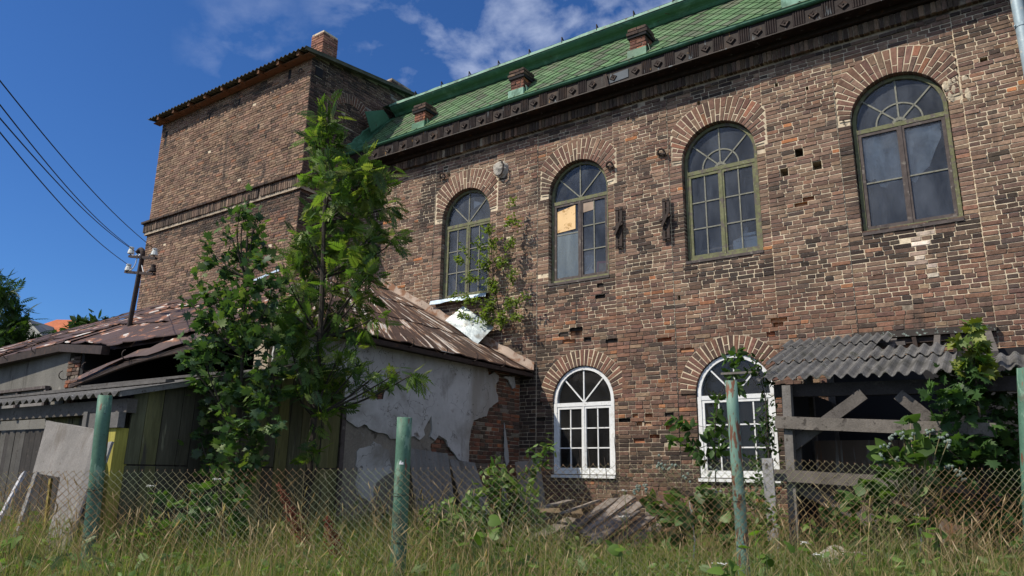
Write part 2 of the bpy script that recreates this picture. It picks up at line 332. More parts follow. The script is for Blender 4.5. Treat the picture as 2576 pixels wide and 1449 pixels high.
def sheet(mb, fr, a0, a1, z0, z1, openings, off, mi=1, col=(.5, .5, .5), step=.04):
    """mortar bed plane with holes; openings: (xa, xb, zbottom(x), ztop(x)); off(x)->depth"""
    br = {a0, a1}
    for xa, xb, fb, ft, curved in openings:
        br |= {xa, xb}
        if curved: br |= set(np.linspace(xa, xb, 25).tolist())
    for x in PANELX:
        if a0 < x < a1: br.add(x)
    br = sorted(b for b in br if a0 <= b <= a1); prev = None
    for xa, xb in zip(br[:-1], br[1:]):
        m = (xa+xb)/2; o = off(m)
        ops = sorted([q for q in openings if q[0] < m < q[1]], key=lambda q: q[2](m))
        lo = (z0, z0)
        spans = []
        for q in ops: spans.append((lo, (q[2](xa), q[2](xb)))); lo = (q[3](xa), q[3](xb))
        spans.append((lo, (z1, z1)))
        for (l0, l1), (h0, h1) in spans:
            mb.add([fr.p(xa, o, l0), fr.p(xb, o, l1), fr.p(xb, o, h1), fr.p(xa, o, h0)], [(0, 1, 2, 3)], col, mi)
        if prev is not None and abs(prev-o) > 1e-6:
            mb.add([fr.p(xa, prev, z0), fr.p(xa, o, z0), fr.p(xa, o, z1), fr.p(xa, prev, z1)], [(0, 1, 2, 3)], col, mi)
        prev = o

# window openings of the long facade: centre, half width, sill, spring, panel half width, arch outer radius
UPW = [(-2.67, .61, 4.95, 6.62), (-.08, .61, 4.95, 6.62), (2.545, .615, 4.97, 6.66), (5.175, .62, 4.99, 6.69), (7.80, .62, 5.0, 6.69)]
LOW = [(-.005, .59, 1.60, 2.82), (2.585, .59, 1.58, 2.83), (7.8, .59, 1.58, 2.83)]
RO_UP, RO_LOW, PHW, PLW = 1.03, .875, .80, .745
PCX = [-2.70, -.14, 2.50, 5.17, 7.80]
PANELX = [v for c in PCX for v in (c-PHW, c+PHW)]
PTOP = 7.93
def depthf(a, z):
    for c in PCX:
        if abs(a-c) < PHW and z < PTOP: return .016
    return 0.
HOLES = [(3.80, 6.42, .12, .14), (4.04, 6.12, .13, .15), (3.56, 6.12, .12, .15), (-3.15, 7.62, .06, .05), (.97, 7.75, .05, .07), (2.27, 7.72, .05, .07), (4.0, 7.4, .04, .05), (-1.0, 8.02, .05, .05), (6.28, 7.18, .09, .07), (6.05, 6.95, .07, .06), (1.62, 7.92, .06, .04), (-1.75, 7.35, .05, .04), (1.78, 4.35, .04, .05), (3.55, 7.62, .05, .045), (-.35, 4.78, .03, .04)]
HOLES = [(x, .45+(round((zc-h/2-.45)/CH)+max(1, round(h/CH))/2)*CH, w, max(1, round(h/CH))*CH-.002) for x, zc, w, h in HOLES]
ERO = []
RE = random.Random(5)
for ex, ez, n in ((-.25, 3.98, 5), (.35, 3.86, 4), (1.35, 2.42, 6), (1.12, 2.25, 3), (.78, 2.5, 3), (-.78, 2.45, 3), (-.72, 1.9, 2), (1.75, 3.62, 3), (3.4, 3.75, 3), (.1, 4.72, 2), (3.9, 5.6, 2), (-3.35, 5.6, 1)):
    for k in range(n):
        i_ = int((ez+RE.uniform(-.12, .12)-.45)/CH); ERO.append((ex+RE.uniform(-.26, .26), .45+(i_+.5)*CH, RE.uniform(.10, .26), CH-.002))
ERO = [q for i, q in enumerate(ERO) if not any(abs(q[0]-p[0]) < (q[2]+p[2])/2+.03 and abs(q[1]-p[1]) < .01 for p in ERO[:i])]
ERO = [q for q in ERO if not any(abs(q[0]-c) < hw+q[2]/2+.02 and s-.1 < q[1] < sp_+.1 or (q[1] >= sp_ and math.hypot(abs(q[0]-c)-q[2]/2, q[1]-sp_) < ro+.03) for (L_, ro) in ((UPW, RO_UP), (LOW, RO_LOW)) for c, hw, s, sp_ in L_)]
def excl(z):
    r = [(x-w/2-.004, x+w/2+.004) for x, zc, w, h in ERO if abs(z-zc) < h/2]
    for c, hw, s, sp_ in UPW:
        if s < z <= sp_: r.append((c-hw, c+hw))
        elif sp_ < z < sp_+RO_UP-.02:
            w = min(PHW, math.sqrt((RO_UP-.015)**2-(z-sp_)**2))
            r.append((c-w, c+w))
    for c, hw, s, sp_ in LOW:
        if s < z <= sp_: r.append((c-hw, c+hw))
        elif sp_ < z < sp_+RO_LOW: w = min(PLW, math.sqrt(RO_LOW**2-(z-sp_)**2)); r.append((c-w, c+w))
    for x, zc, w, h in HOLES:
        if abs(z-zc) < h/2: r.append((x-w/2-.003, x+w/2+.003))
    return r
def palf(a, z):
    n = mnoise.noise(Vector((a*.55, z*.8, 3.)))
    if abs(a-5.25-.03*math.sin(z*9)) < .10 and 4.2 < z < 4.86 and random.random() < .6: return [((.50, .44, .39), 2), ((.33, .27, .23), 1), ((.62, .57, .52), 1)]
    if z > 7.95 and n > -.35: return PAL_DARK  # bricks below the gutter darkened to paint in its shadow
    if z < 2.3 and mnoise.noise(Vector((a*1.2, z*2.2, 9.))) > -.12 and a > .5: return PAL_DARK
    if a < -.55 and z < 4.0+n: return PAL_DARK if n > -.25 else PAL_LOW
    if z < 4.6+1.3*n: return PAL_LOW
    if abs(n) > .38: return PAL_LOW if n < 0 else PAL_DARK
    if mnoise.noise(Vector((a*2.1, z*.35, 31.))) > .34: return PAL_DARK
    for c_, hw_, s_, q_ in UPW:
        if abs(a-c_) < hw_+.12 and s_-.45-.3*mnoise.noise(Vector((a*4, 0, 2.))) < z < s_ and random.random() < .75: return PAL_DARK
    return PAL_UP
fac_fr = FR(0, 0, 'front')
factory = thing('brick_factory', 'long old brick factory hall with arched windows under a green mansard roof', 'factory', LW(0, 0, .7))
W = MB()
jamb = []
for c, hw, s, sp_ in UPW: jamb += [(c-hw, s, sp_, .17), (c+hw, s, sp_, .17)]
for c, hw, s, sp_ in LOW: jamb += [(c-hw, s, sp_, .13), (c+hw, s, sp_, .13)]
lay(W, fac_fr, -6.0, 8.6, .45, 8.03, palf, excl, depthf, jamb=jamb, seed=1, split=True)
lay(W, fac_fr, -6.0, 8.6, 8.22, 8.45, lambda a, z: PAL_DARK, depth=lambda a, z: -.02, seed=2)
def opens(list_, e=.006):
    o = []
    for c, hw, s, sp_ in list_:
        h = hw+e
        o.append((c-h, c+h, (lambda x, s=s: s), (lambda x, c=c, h=h, sp_=sp_: sp_+math.sqrt(max(0, h*h-(x-c)**2))), True))
    return o
ops = opens(UPW)+opens(LOW)+[(x-w/2, x+w/2, (lambda q, v=zc-h/2: v), (lambda q, v=zc+h/2: v), False) for x, zc, w, h in HOLES+ERO]
# holes that overlap a window column must stay sorted by height: sheet() sorts per strip
sheet(W, fac_fr, -6.0, 8.6, .3, 3.95, [o for o in ops if o[2](o[0]+.001) < 3.9], lambda a: .0068+depthf(a, 5), 2)
sheet(W, fac_fr, -6.0, 8.6, 3.95, PTOP, [o for o in ops if 3.9 < o[2](o[0]+.001) < PTOP-.1], lambda a: .0068+depthf(a, 5), 1)
sheet(W, fac_fr, -6.0, 8.6, PTOP, 8.6, [], lambda a: .012, 2)
for c in PCX:                                # underside of each recessed panel's head
    W.add([fac_fr.p(c-PHW, .012, PTOP), fac_fr.p(c+PHW, .012, PTOP), fac_fr.p(c+PHW, .05, PTOP), fac_fr.p(c-PHW, .05, PTOP)], [(0, 1, 2, 3)], mi=2)
for x, zc, w, h in HOLES:                    # put-log holes
    d = .22; q = [(x-w/2, zc-h/2), (x+w/2, zc-h/2), (x+w/2, zc+h/2), (x-w/2, zc+h/2)]
    for i in range(4):
        (xa, za), (xb, zb) = q[i], q[(i+1) % 4]
        W.add([fac_fr.p(xa, .01, za), fac_fr.p(xb, .01, zb), fac_fr.p(xb, d, zb), fac_fr.p(xa, d, za)], [(0, 1, 2, 3)], mi=2)
    W.add([fac_fr.p(a, d, z) for a, z in q], [(3, 2, 1, 0)], mi=2)
for x, zc, w, h in ERO:
    d = RE.uniform(.035, .07); q = [(x-w/2, zc-h/2), (x+w/2, zc-h/2), (x+w/2, zc+h/2), (x-w/2, zc+h/2)]; co_ = RE.choice([(.30, .13, .07), (.40, .24, .14), (.05, .04, .035), (.34, .17, .09)])
    for i in range(4):
        (xa, za), (xb, zb) = q[i], q[(i+1) % 4]
        W.add([fac_fr.p(xa, .01, za), fac_fr.p(xb, .01, zb), fac_fr.p(xb, d, zb), fac_fr.p(xa, d, za)], [(0, 1, 2, 3)], co_)
    W.add([fac_fr.p(a+RE.uniform(-.01, .01), d+RE.uniform(-.015, .01), z) for a, z in q], [(3, 2, 1, 0)], co_)
for L, dd in ((UPW, .22), (LOW, .2)):        # plastered reveals behind the jamb bricks
    for c, hw, s, sp_ in L:
        h = hw+.007; pts = [(c-h, s), (c-h, sp_)]+[(c-h*math.cos(t), sp_+h*math.sin(t)) for t in np.linspace(0, PI, 21)[1:-1]]+[(c+h, sp_), (c+h, s)]
        for (xa, za), (xb, zb) in zip(pts, pts[1:]+pts[:1]):
            W.add([fac_fr.p(xa, .012, za), fac_fr.p(xb, .012, zb), fac_fr.p(xb, dd, zb), fac_fr.p(xa, dd, za)], [(0, 1, 2, 3)], mi=2)
def soldier(mb, fr, a0, a1, z0, z1, y, pal, w=.072, back=.06, seed=5):
    a = a0
    while a < a1:
        e = a+w*random.uniform(.9, 1.1)
        if random.random() > .02: brick(mb, fr, a, min(e-.012, a1), z0+random.uniform(-.006, .006), z1, y+random.uniform(-.006, .006), back, pick(pal), .003)
        a = e
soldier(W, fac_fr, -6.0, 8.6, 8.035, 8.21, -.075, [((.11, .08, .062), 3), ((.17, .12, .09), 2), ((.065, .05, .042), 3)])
W.add([fac_fr.p(-6, -.055, 8.04), fac_fr.p(8.6, -.055, 8.04), fac_fr.p(8.6, -.055, 8.21), fac_fr.p(-6, -.055, 8.21), fac_fr.p(-6, .03, 8.04), fac_fr.p(8.6, .03, 8.04), fac_fr.p(-6, .03, 8.21), fac_fr.p(8.6, .03, 8.21)], [(0, 1, 2, 3), (4, 5, 1, 0), (3, 2, 7, 6)], mi=2)
obj('wall', W, ['brick', 'mortar', 'mortar_old'], factory)
# stepped brick corbel in shadow under the gutter
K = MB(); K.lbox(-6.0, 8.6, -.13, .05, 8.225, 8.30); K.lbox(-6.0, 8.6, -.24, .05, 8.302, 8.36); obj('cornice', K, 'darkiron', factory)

def arch(name, c, sp_, ri, ro, lim, d, jd, pal, parent, fr=fac_fr, t0=6, t1=174):
    mb = MB(); n = int(PI*(ri+.1)/.073); dt = PI/n
    a = math.radians(t0)
    for k in range(n):
        t = PI*(k+.5)/n
        if not t0 < math.degrees(t) < t1: continue
        rmax = min(ro, lim/max(.001, abs(math.cos(t))))*random.uniform(.985, 1.0)
        if rmax-ri < .05: continue
        cut = ri+(.235 if k % 2 else .12)
        parts = [(ri, rmax)] if rmax-cut < .07 else [(ri, cut-.006), (cut+.006, rmax)]
        if ro-ri < .32: parts = [(ri, rmax)] if k % 3 else ([(ri, ri+.135), (ri+.147, rmax)] if rmax-ri > .2 else [(ri, rmax)])
        ct, st = math.cos(t), math.sin(t); col = None
        for r0, r1 in parts:
            g = .0058; w0, w1 = r0*dt/2-g, r1*dt/2-g
            w1 = min(w1, w0*1.25+.004); th = random.uniform(-.006, .006)
            ch = .006; yf = d+random.uniform(-.004, .004); V = []
            col = pick(pal)
            prof = [(-w0, r0), (w0, r0), (w1, r1), (-w1, r1)]
            prof = [(u+random.uniform(-.002, .002)+th*(q-r0), q+random.uniform(-.002, .002)) for u, q in prof]
            cu = sum(p[0] for p in prof)/4; cv = sum(p[1] for p in prof)/4
            inn = [(cu+(u-cu)*.82, cv+(q-cv)*(1-2*ch/(r1-r0))) for u, q in prof]
            P = lambda u, q, y: fr.p(c+q*ct-u*st, y, sp_+q*st+u*ct)
            V = [P(u, q, yf) for u, q in inn]+[P(u, q, yf+ch) for u, q in prof]+[P(u, q, jd if r0 == ri else d+.03) for u, q in prof]
            mb.add(V, [(0, 1, 2, 3)]+[(i, i+4, (i+1) % 4+4, (i+1) % 4) for i in range(4)]+[(i+4, i+8, (i+1) % 4+8, (i+1) % 4+4) for i in range(4)], col, 0)
    V = []; ts_ = np.linspace(math.radians(t0), math.radians(t1), 41)
    for t in ts_:
        for r_ in (ri+.004, min(ro, lim/max(.001, abs(math.cos(t))))-.004): V.append(fr.p(c+r_*math.cos(t), d+.0075, sp_+r_*math.sin(t)))
    mb.add(V, [(2*i, 2*i+1, 2*i+3, 2*i+2) for i in range(40)], mi=1)
    return obj(name, mb, ['brick', 'mortar' if name != 'relieving_arch' else 'mortar_old'], parent)
PA = [((.165, .10, .078), 4), ((.135, .08, .066), 4), ((.19, .13, .10), 2), ((.09, .062, .052), 1.5), ((.21, .105, .07), .3)]
for (c, hw, s, sp_), pc in zip(UPW, PCX): arch('brick_arch', c, sp_, hw, RO_UP, PHW-.02, .001, .17, PA, factory, t0=4, t1=176)
for c, hw, s, sp_ in LOW: arch('brick_arch', c, sp_, hw, RO_LOW, PLW+.1, -.001, .13, [((.15, .085, .066), 4), ((.12, .07, .058), 4), ((.08, .055, .047), 2), ((.18, .10, .07), 1)], factory, t0=3, t1=177)

# ------------------------------------------------------------------ windows
def outline(c, hw, s, sp_, inset, n=28, base=None):
    h = hw-inset; b = s+(inset if base is None else base)
    return [(c-h, b), (c-h, sp_)]+[(c-h*math.cos(t), sp_+h*math.sin(t)) for t in np.linspace(0, PI, n)[1:-1]]+[(c+h, sp_), (c+h, b)]
def band(mb, o1, o2, y0, y1, mi=0):
    n = len(o1); P = fac_fr.p
    V = [P(a, y0, z) for a, z in o1]+[P(a, y0, z) for a, z in o2]+[P(a, y1, z) for a, z in o1]+[P(a, y1, z) for a, z in o2]
    Fs = []
    for i in range(n):
        j = (i+1) % n; Fs += [(i, n+i, n+j, j), (i, j, 2*n+j, 2*n+i), (n+i, 3*n+i, 3*n+j, n+j)]
    mb.add(V, Fs, mi=mi)
def bar(mb, x0, z0, x1, z1, w, y0, y1, mi=0):
    d = np.array([x1-x0, z1-z0]); L = np.linalg.norm(d); d /= L; n = np.array([-d[1], d[0]])*w/2
    q = [(x0-n[0], z0-n[1]), (x1-n[0], z1-n[1]), (x1+n[0], z1+n[1]), (x0+n[0], z0+n[1])]
    V = [fac_fr.p(a, y0, z) for a, z in q]+[fac_fr.p(a, y1, z) for a, z in q]
    mb.add(V, [(0, 1, 2, 3), (7, 6, 5, 4)]+[(i, i+4, (i+1) % 4+4, (i+1) % 4) for i in range(4)], mi=mi)
def window(c, hw, s, sp_, y, ztr, mats, style, glass, label, fw=.05, yf=.0):
    hw -= .008; cs, bars = MB(), MB()
    f = MB(); band(f, outline(c, hw, s+.01, sp_, 0, base=0), outline(c, hw, s+.01, sp_, fw), y, y+.09)
    bar(f, c-hw+fw-.004, ztr, c+hw-fw+.004, ztr, .065, y+.004, y+.085)
    win = obj('window', f, mats[0], factory, label=label)
    top = sp_+hw-fw; hi = hw-fw
    zc0, zc1 = s+fw+.012, ztr-.034
    # casements
    def rect(mb, xa, xb, za, zb, w, y0, y1):
        o = [(xa, za), (xa, zb), (xb, zb), (xb, za)]; i_ = [(xa+w, za+w), (xa+w, zb-w), (xb-w, zb-w), (xb-w, za+w)]; band(mb, o, i_, y0, y1)
    cw = .045 if 'white' not in mats[0] else .04
    rect(cs, c-hi+.003, c-.003, zc0, zc1, cw, y+.012, y+.06); rect(cs, c+.003, c+hi-.003, zc0, zc1, cw, y+.012, y+.06)
    bar(cs, c, zc0, c, zc1-.002, .035, y+.002, y+.05)
    b = .02
    xl, xr = c-hi+cw, c+hi-cw; zb0, zb1 = zc0+cw, zc1-cw
    def bz(x0, z0, x1, z1, w=b): bar(bars, x0, z0, x1, z1, w, y+.02, y+.045)
    ql, qr = (xl+c-cw)/2, (xr+c+cw)/2
    H = zb1-zb0
    if style in ('grid3', 'white'):
        for q in (ql, qr): bz(q, zb0, q, zb1)
        for k in (1, 2): bz(xl, zb0+H*k/3, c-cw, zb0+H*k/3); bz(c+cw, zb0+H*k/3, xr, zb0+H*k/3)
    elif style == 'half':
        bz(qr, zb0, qr, zb1)
        for k in (1, 2): bz(c+cw, zb0+H*k/3, xr, zb0+H*k/3)
        bz(xl, zb0+H*.60, c-cw, zb0+H*.60)
    elif style == 'two':
        bz(xl, zb0+H*.47, c-cw, zb0+H*.47); bz(c+cw, zb0+H*.47, xr, zb0+H*.47)
    # fanlight
    z0 = ztr+.033
    def ray_(ang, r0):
        t = math.radians(ang); dx, dz = math.cos(t), math.sin(t); q = r0
        while math.hypot(dx*q, z0+dz*q-sp_) < hi or z0+dz*q < sp_:
            q += .01
            if q > 2: break
            if z0+dz*q < sp_ and abs(dx*q) > hi: break
        return dx, dz, q
    r0 = .0
    for ang in (90, 45 if style != 'white' else 47, 135 if style != 'white' else 133):
        dx, dz, q = ray_(ang, .1)
        bz(c+dx*r0, z0+dz*r0, c+dx*(q-.005), z0+dz*(q-.005), .022)
    if style in ('two', 'grid3') and c > 1:
        R = .30; pr = None
        for t in np.linspace(0, PI, 17):
            p = (c+R*math.cos(t), z0+R*math.sin(t)*.98)
            if pr: bz(*pr, *p, .022)
            pr = p
        t_ = [(c+.07*math.cos(t), z0+.05*math.sin(t)) for t in np.linspace(0, PI, 7)]
        for p, q in zip(t_[:-1], t_[1:]): bar(bars, *p, *q, .05, y+.014, y+.045)
    obj('casement', cs, mats[1], win)
    obj('glazing_bars', bars, mats[2], win)
    g = MB(); o = outline(c, hw, s, sp_, fw-.01)
    g.add([fac_fr.p(a, y+.034, z) for a, z in o], [tuple(range(len(o)-1, -1, -1))]); obj('pane', g, glass, win)
    return win
OG, RW = 'oldgreen', 'rawwood'
w1 = window(*UPW[0], .105, 6.50, (OG, OG, 'barwood'), 'grid3', 'glass', 'narrow olive-framed arched window above the rusty roof')
w2 = window(*UPW[1], .105, 6.50, (OG, RW, 'barwood'), 'half', 'glass', 'arched window with a boarded pane and one bare wooden casement')
w3 = window(*UPW[2], .10, 6.50, (OG, OG, 'barwood'), 'grid3', 'glass', 'olive-framed arched window with a spoked fanlight')
w4 = window(*UPW[3], .10, 6.56, (OG, RW, 'barwood'), 'two', 'glass', 'large arched window with torn film behind bare wooden casements')
window(*UPW[4], .10, 6.56, (OG, RW, 'barwood'), 'two', 'glass', None)
l1 = window(*LOW[0], .035, 2.76, ('white',)*3, 'white', 'glass_low', 'white arched lower window beside the plastered annex', fw=.06)
l2 = window(*LOW[1], .035, 2.77, ('white',)*3, 'white', 'glass_low', 'white arched lower window half hidden by climbing leaves', fw=.06)
window(*LOW[2], .035, 2.77, ('white',)*3, 'white', 'glass_low', None, fw=.06)
s1 = MB()      # bent zinc sill under the left window
xa, xb, n = -3.42, -2.02, 10
pts = []
for i in range(n+1):
    x = xa+(xb-xa)*i/n; k = .004*math.sin(i*2.1)
    pts.append([(x, .1, 4.965+k), (x, -.10, 4.935+k), (x, -.125, 4.86+k-.012*math.sin(i*1.3))])
V = [LW(*p) for r in pts for p in r]; s1.add(V, [(3*i+j, 3*i+j+1, 3*i+j+4, 3*i+j+3) for i in range(n) for j in range(2)])
for i in range(0): pass
obj('sill', s1, 'zincblue', w1)
for w, c in ((w2, UPW[1]), (w3, UPW[2]), (w4, UPW[3])):
    m = MB(); m.lbox(c[0]-.62, c[0]+.62, .0, .20, c[2]-.045, c[2]-.002); obj('sill', m, RW, w)
for w, c in ((l1, LOW[0]), (l2, LOW[1])):
    m = MB(); m.lbox(c[0]-.60, c[0]+.60, -.03, .13, c[2]-.05, c[2]-.003); obj('sill', m, 'white', w)

# ------------------------------------------------------------------ room behind the facade
rm = MB()
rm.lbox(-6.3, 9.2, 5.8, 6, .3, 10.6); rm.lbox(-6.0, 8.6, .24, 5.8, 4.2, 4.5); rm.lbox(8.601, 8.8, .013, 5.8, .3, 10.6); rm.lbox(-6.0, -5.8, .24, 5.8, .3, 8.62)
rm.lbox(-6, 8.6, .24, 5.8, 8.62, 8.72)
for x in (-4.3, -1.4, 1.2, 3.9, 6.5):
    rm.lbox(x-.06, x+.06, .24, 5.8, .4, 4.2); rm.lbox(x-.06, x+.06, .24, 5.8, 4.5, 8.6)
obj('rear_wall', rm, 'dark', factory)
# things standing behind the panes
def card(name, label, cat, pts, y, mat, th=.012):
    m = MB(); m.poly([fac_fr.p(a, y, z) for a, z in pts], -UY, th); o = obj(name, m, mat); return tag(o, label, cat)
card('hardboard_sheet', 'yellow stained hardboard sheet filling the upper left pane of the second upper window', 'board', [(-.57, 5.93), (-.19, 5.95), (-.19, 6.41), (-.57, 6.34)], .128, 'cardb', .004)
card('torn_board', 'dull brown board stuck behind the top pane right of the yellow hardboard', 'board', [(-.03, 6.23), (.20, 6.25), (.20, 6.43), (-.03, 6.43)], .130, 'cardb2', .004)
card('dirty_cloth', 'grey water-stained sheet hanging in the lower left pane of the second upper window', 'cloth', [(-.58, 5.02), (-.12, 5.02), (-.12, 5.90), (-.58, 5.90)], .131, 'glass_dirty', .003)
card('dark_cloth', 'dull film hanging behind the lower right pane of the second upper window', 'cloth', [(-.03, 5.02), (.2, 5.02), (.2, 5.42), (-.03, 5.42)], .18, 'glass_dirty', .004)
pf = thing('picture_frame', 'red framed picture leaning in the corner of the second upper window', 'picture', fac_fr.p(.34, .16, 5.03))
m = MB(); o1 = [(.21, 5.04), (.23, 5.27), (.45, 5.25), (.45, 5.03)]; o2 = [(.25, 5.075), (.265, 5.23), (.415, 5.215), (.415, 5.065)]; band(m, o1, o2, .155, .17); obj('frame', m, 'redframe', pf)
m = MB(); m.poly([fac_fr.p(a, .163, z) for a, z in o2], -UY, .005); obj('picture', m, 'tan', pf)
card('crumpled_paper', 'crumpled pale papers at the bottom of the second upper window', 'paper', [(-.02, 5.02), (.19, 5.02), (.2, 5.10), (.12, 5.16), (.16, 5.28), (.06, 5.13), (.0, 5.12)], .15, 'paper', .01)
dv = thing('grey_machine', 'pale grey desk machine with round sockets standing behind the third upper window', 'machine', fac_fr.p(2.86, .3, 5.02))
m = MB(); x0, x1 = 2.66, 3.06
m.add([fac_fr.p(a, y, z) for a, y, z in ((x0, .17, 5.04), (x1, .17, 5.04), (x1, .17, 5.24), (x0, .17, 5.24), (x0, .45, 5.04), (x1, .45, 5.04), (x1-.03, .45, 5.36), (x0+.03, .45, 5.36), (x0+.08, .26, 5.30), (x1-.02, .26, 5.30))],
      [(0, 1, 2, 3), (3, 2, 9, 8), (8, 9, 6, 7), (0, 3, 8, 7, 4), (1, 5, 6, 9, 2), (4, 7, 6, 5)]); obj('housing', m, 'device', dv)
m = MB(); m.lbox(x0+.16, x1-.05, .2, .3, 5.305, 5.345); m.add([fac_fr.p(*q) for q in ((x0+.09, .24, 5.30), (x0+.2, .24, 5.47), (x0+.22, .3, 5.47), (x0+.16, .3, 5.30))], [(0, 1, 2, 3)]); obj('paper_tray', m, 'device', dv)
m = MB()
for i in range(3): m.tube([fac_fr.p(x0+.07+.035*i, .171, 5.085), fac_fr.p(x0+.07+.035*i, .163, 5.085)], .013, 10)
for i in range(10): m.tube([fac_fr.p(x0+.06+.03*i, .171, 5.215), fac_fr.p(x0+.06+.03*i, .165, 5.215)], .006, 6)
obj('sockets', m, 'cable', dv)
m = MB()
for k in range(6): m.beam(fac_fr.p(2.06+.06*k, .2+.02*k, 5.03+.01*(k % 3)), fac_fr.p(2.33+.04*k, .22+.03*k, 5.05+.012*(k % 2)), .05, .008)
tag(obj('paper_stack', m, 'paper'), 'loose papers lying at the bottom left of the third upper window', 'paper')
m = MB(); m.beam(fac_fr.p(2.05, .4, 5.22), fac_fr.p(2.75, .4, 5.24), .03, .03); tag(obj('wooden_rail', m, 'cardb2'), 'thin wooden rail behind the grey machine in the third upper window', 'rail')
card('leaning_board', 'tall brown board leaning in the lower left corner of the first upper window', 'board', [(-3.12, 4.98), (-2.9, 4.98), (-2.95, 5.25), (-3.14, 5.5)], .22, 'cardb2')
card('curtain_scrap', 'pale corner of a cloth hanging in the fanlight of the first upper window', 'cloth', [(-2.62, 7.02), (-2.4, 6.92), (-2.62, 6.84)], .2, 'paper', .004)
# torn film hanging in the fourth window
def tornfilm(lab, x0, x1, zt, bottoms, y):
    m = MB(); n = len(bottoms)-1; V = []; k = 7
    for i, b in enumerate(bottoms):
        for j in range(k+1):
            z = zt+(b-zt)*j/k; V.append(fac_fr.p(x0+(x1-x0)*i/n+random.uniform(-.008, .008), y+.018*math.sin(i*1.7+j*.9)+random.uniform(-.006, .006), z))
    m.add(V, [(i*(k+1)+j, (i+1)*(k+1)+j, (i+1)*(k+1)+j+1, i*(k+1)+j+1) for i in range(n) for j in range(k)])
    return tag(obj('plastic_film', m, 'film', smooth=True), lab, 'plastic film')
tornfilm('torn milky film hanging behind the upper left pane of the fourth window', 4.65, 5.15, 6.46, [5.84, 5.80, 5.82, 5.68, 5.66, 5.74, 5.71, 5.74, 5.82], .17)
tornfilm('torn milky film hanging behind the upper right pane of the fourth window', 5.22, 5.66, 6.46, [5.70, 5.66, 5.76, 5.80, 5.86, 6.0, 6.12, 6.25], .175)
# ------------------------------------------------------------------ mansard roof
RY0, RZ0, RY1, RZ1 = -.20, 8.70, .98, 10.09
SLN = math.hypot(RY1-RY0, RZ1-RZ0); SY, SZ = (RY1-RY0)/SLN, (RZ1-RZ0)/SLN
def rp(x, v, h=0.): return LW(x, RY0+SY*v-SZ*h, RZ0+SZ*v+SY*h)
roof = MB(); xl, xr = -5.995, 9.0
roof.add([rp(xl, -.05), rp(xr, -.05), rp(xr, SLN+.05), rp(xl, SLN+.05)], [(0, 1, 2, 3)], (.045, .085, .04))
D = .145                                  # half diagonal of a slate
nx = int((xr-xl)/(D*2)); nv = int(SLN/D)
for r in range(-1, nv+1):
    for i in range(nx+1):
        x = xl+i*2*D+(D if r % 2 else 0); v = r*D
        q = [(x, v-D*.985), (x+D*.985, v), (x, v+D*1.1), (x-D*.985, v)]
        q = [(min(max(a, xl), xr), min(max(b, 0), SLN)) for a, b in q]
        if len(set(q)) < 4: q = [p for k, p in enumerate(q) if p not in q[:k]]
        if len(q) < 3: continue
        t = random.uniform(0, .004); k = random.uniform(.72, 1.2)
        hh = lambda a, b: .004+.024*(v+D*1.1-b)/(2*D)+t
        col = tuple(c*k for c in random.choice([(.08, .15, .065)]*3+[(.10, .165, .08), (.085, .105, .065)]))
        n = len(q); V = [rp(a, b, hh(a, b)) for a, b in q]+[rp(a, b, 0) for a, b in q]
        roof.add(V, [tuple(range(n))]+[(j, j+n, (j+1) % n+n, (j+1) % n) for j in range(n)], col)
rf = obj('roof', roof, 'tilegreen', factory)
m = MB(); m.add([LW(xl, .72, 10.34), LW(9, .72, 10.34), LW(9, 6, 11.0), LW(xl, 6, 11.0)], [(0, 1, 2, 3)]); obj('upper_roof', m, 'patina', rf)
def sweep(mb, prof, x0, x1, col=(.5, .5, .5), mi=0, seg=.9, close=False, wob=0.):
    n = max(1, int((x1-x0)/seg)); k = len(prof); V = []
    for i in range(n+1):
        x = x0+(x1-x0)*i/n; dy, dz = random.uniform(-wob, wob), random.uniform(-wob, wob)
        V += [LW(x, y+dy, z+dz) for y, z in prof]
    Fs = [(i*k+j, (i+1)*k+j, (i+1)*k+(j+1) % k, i*k+(j+1) % k) for i in range(n) for j in range(k if close else k-1)]
    if close: Fs += [tuple(range(k)), tuple(range((n+1)*k-1, n*k-1, -1))]
    mb.add(V, Fs, col, mi)
m = MB()
sweep(m, [(1.0, 10.05), (.965, 10.085), (.925, 10.075), (.905, 10.095), (.88, 10.13), (.84, 10.155), (.79, 10.17), (.745, 10.20), (.715, 10.235), (.71, 10.255), (.725, 10.262), (.725, 10.33)], -5.72, 9, wob=.002)
for i in range(12): x = -5.1+1.25*i; m.lbox(x, x+.02, .70, .93, 10.12, 10.26) if False else None
mo = obj('cornice_moulding', m, 'patina', rf)
m = MB()
V = []; nn = 60
for i in range(nn+1):
    x = -5.74+14.7*i/nn; h = random.uniform(-.008, .012)
    V += [LW(x, .695, 10.262), LW(x, .700, 10.318+h), LW(x, .74, 10.345+h)]
m.add(V, [(3*i+j, 3*i+3+j, 3*i+4+j, 3*i+1+j) for i in range(nn) for j in range(2)]); obj('drip_rim', m, 'rim', rf)
m = MB(); sweep(m, [(.93, 10.035), (.945, 10.045), (.96, 10.09)], -5.9, 9); obj('roof_edge_strip', m, 'rim', rf)
for i in range(17):                        # snow-guard hooks
    x = -4.89+.815*i; m = MB()
    m.beam(LW(x, .70, 10.30), LW(x, .70, 10.43), .022, .012, UX); m.beam(LW(x, .70, 10.425), LW(x, .80, 10.36), .022, .010)
    obj('snow_hook', m, 'darkiron', rf)
m = MB(); m.poly([LW(-5.7, y, z) for y, z in ((-.095, 9.778), (.488, 10.078), (.70, 9.93), (.14, 9.349))], UX, .015); obj('end_plate', m, 'patina', rf)
m = MB()
V = []; n = 14
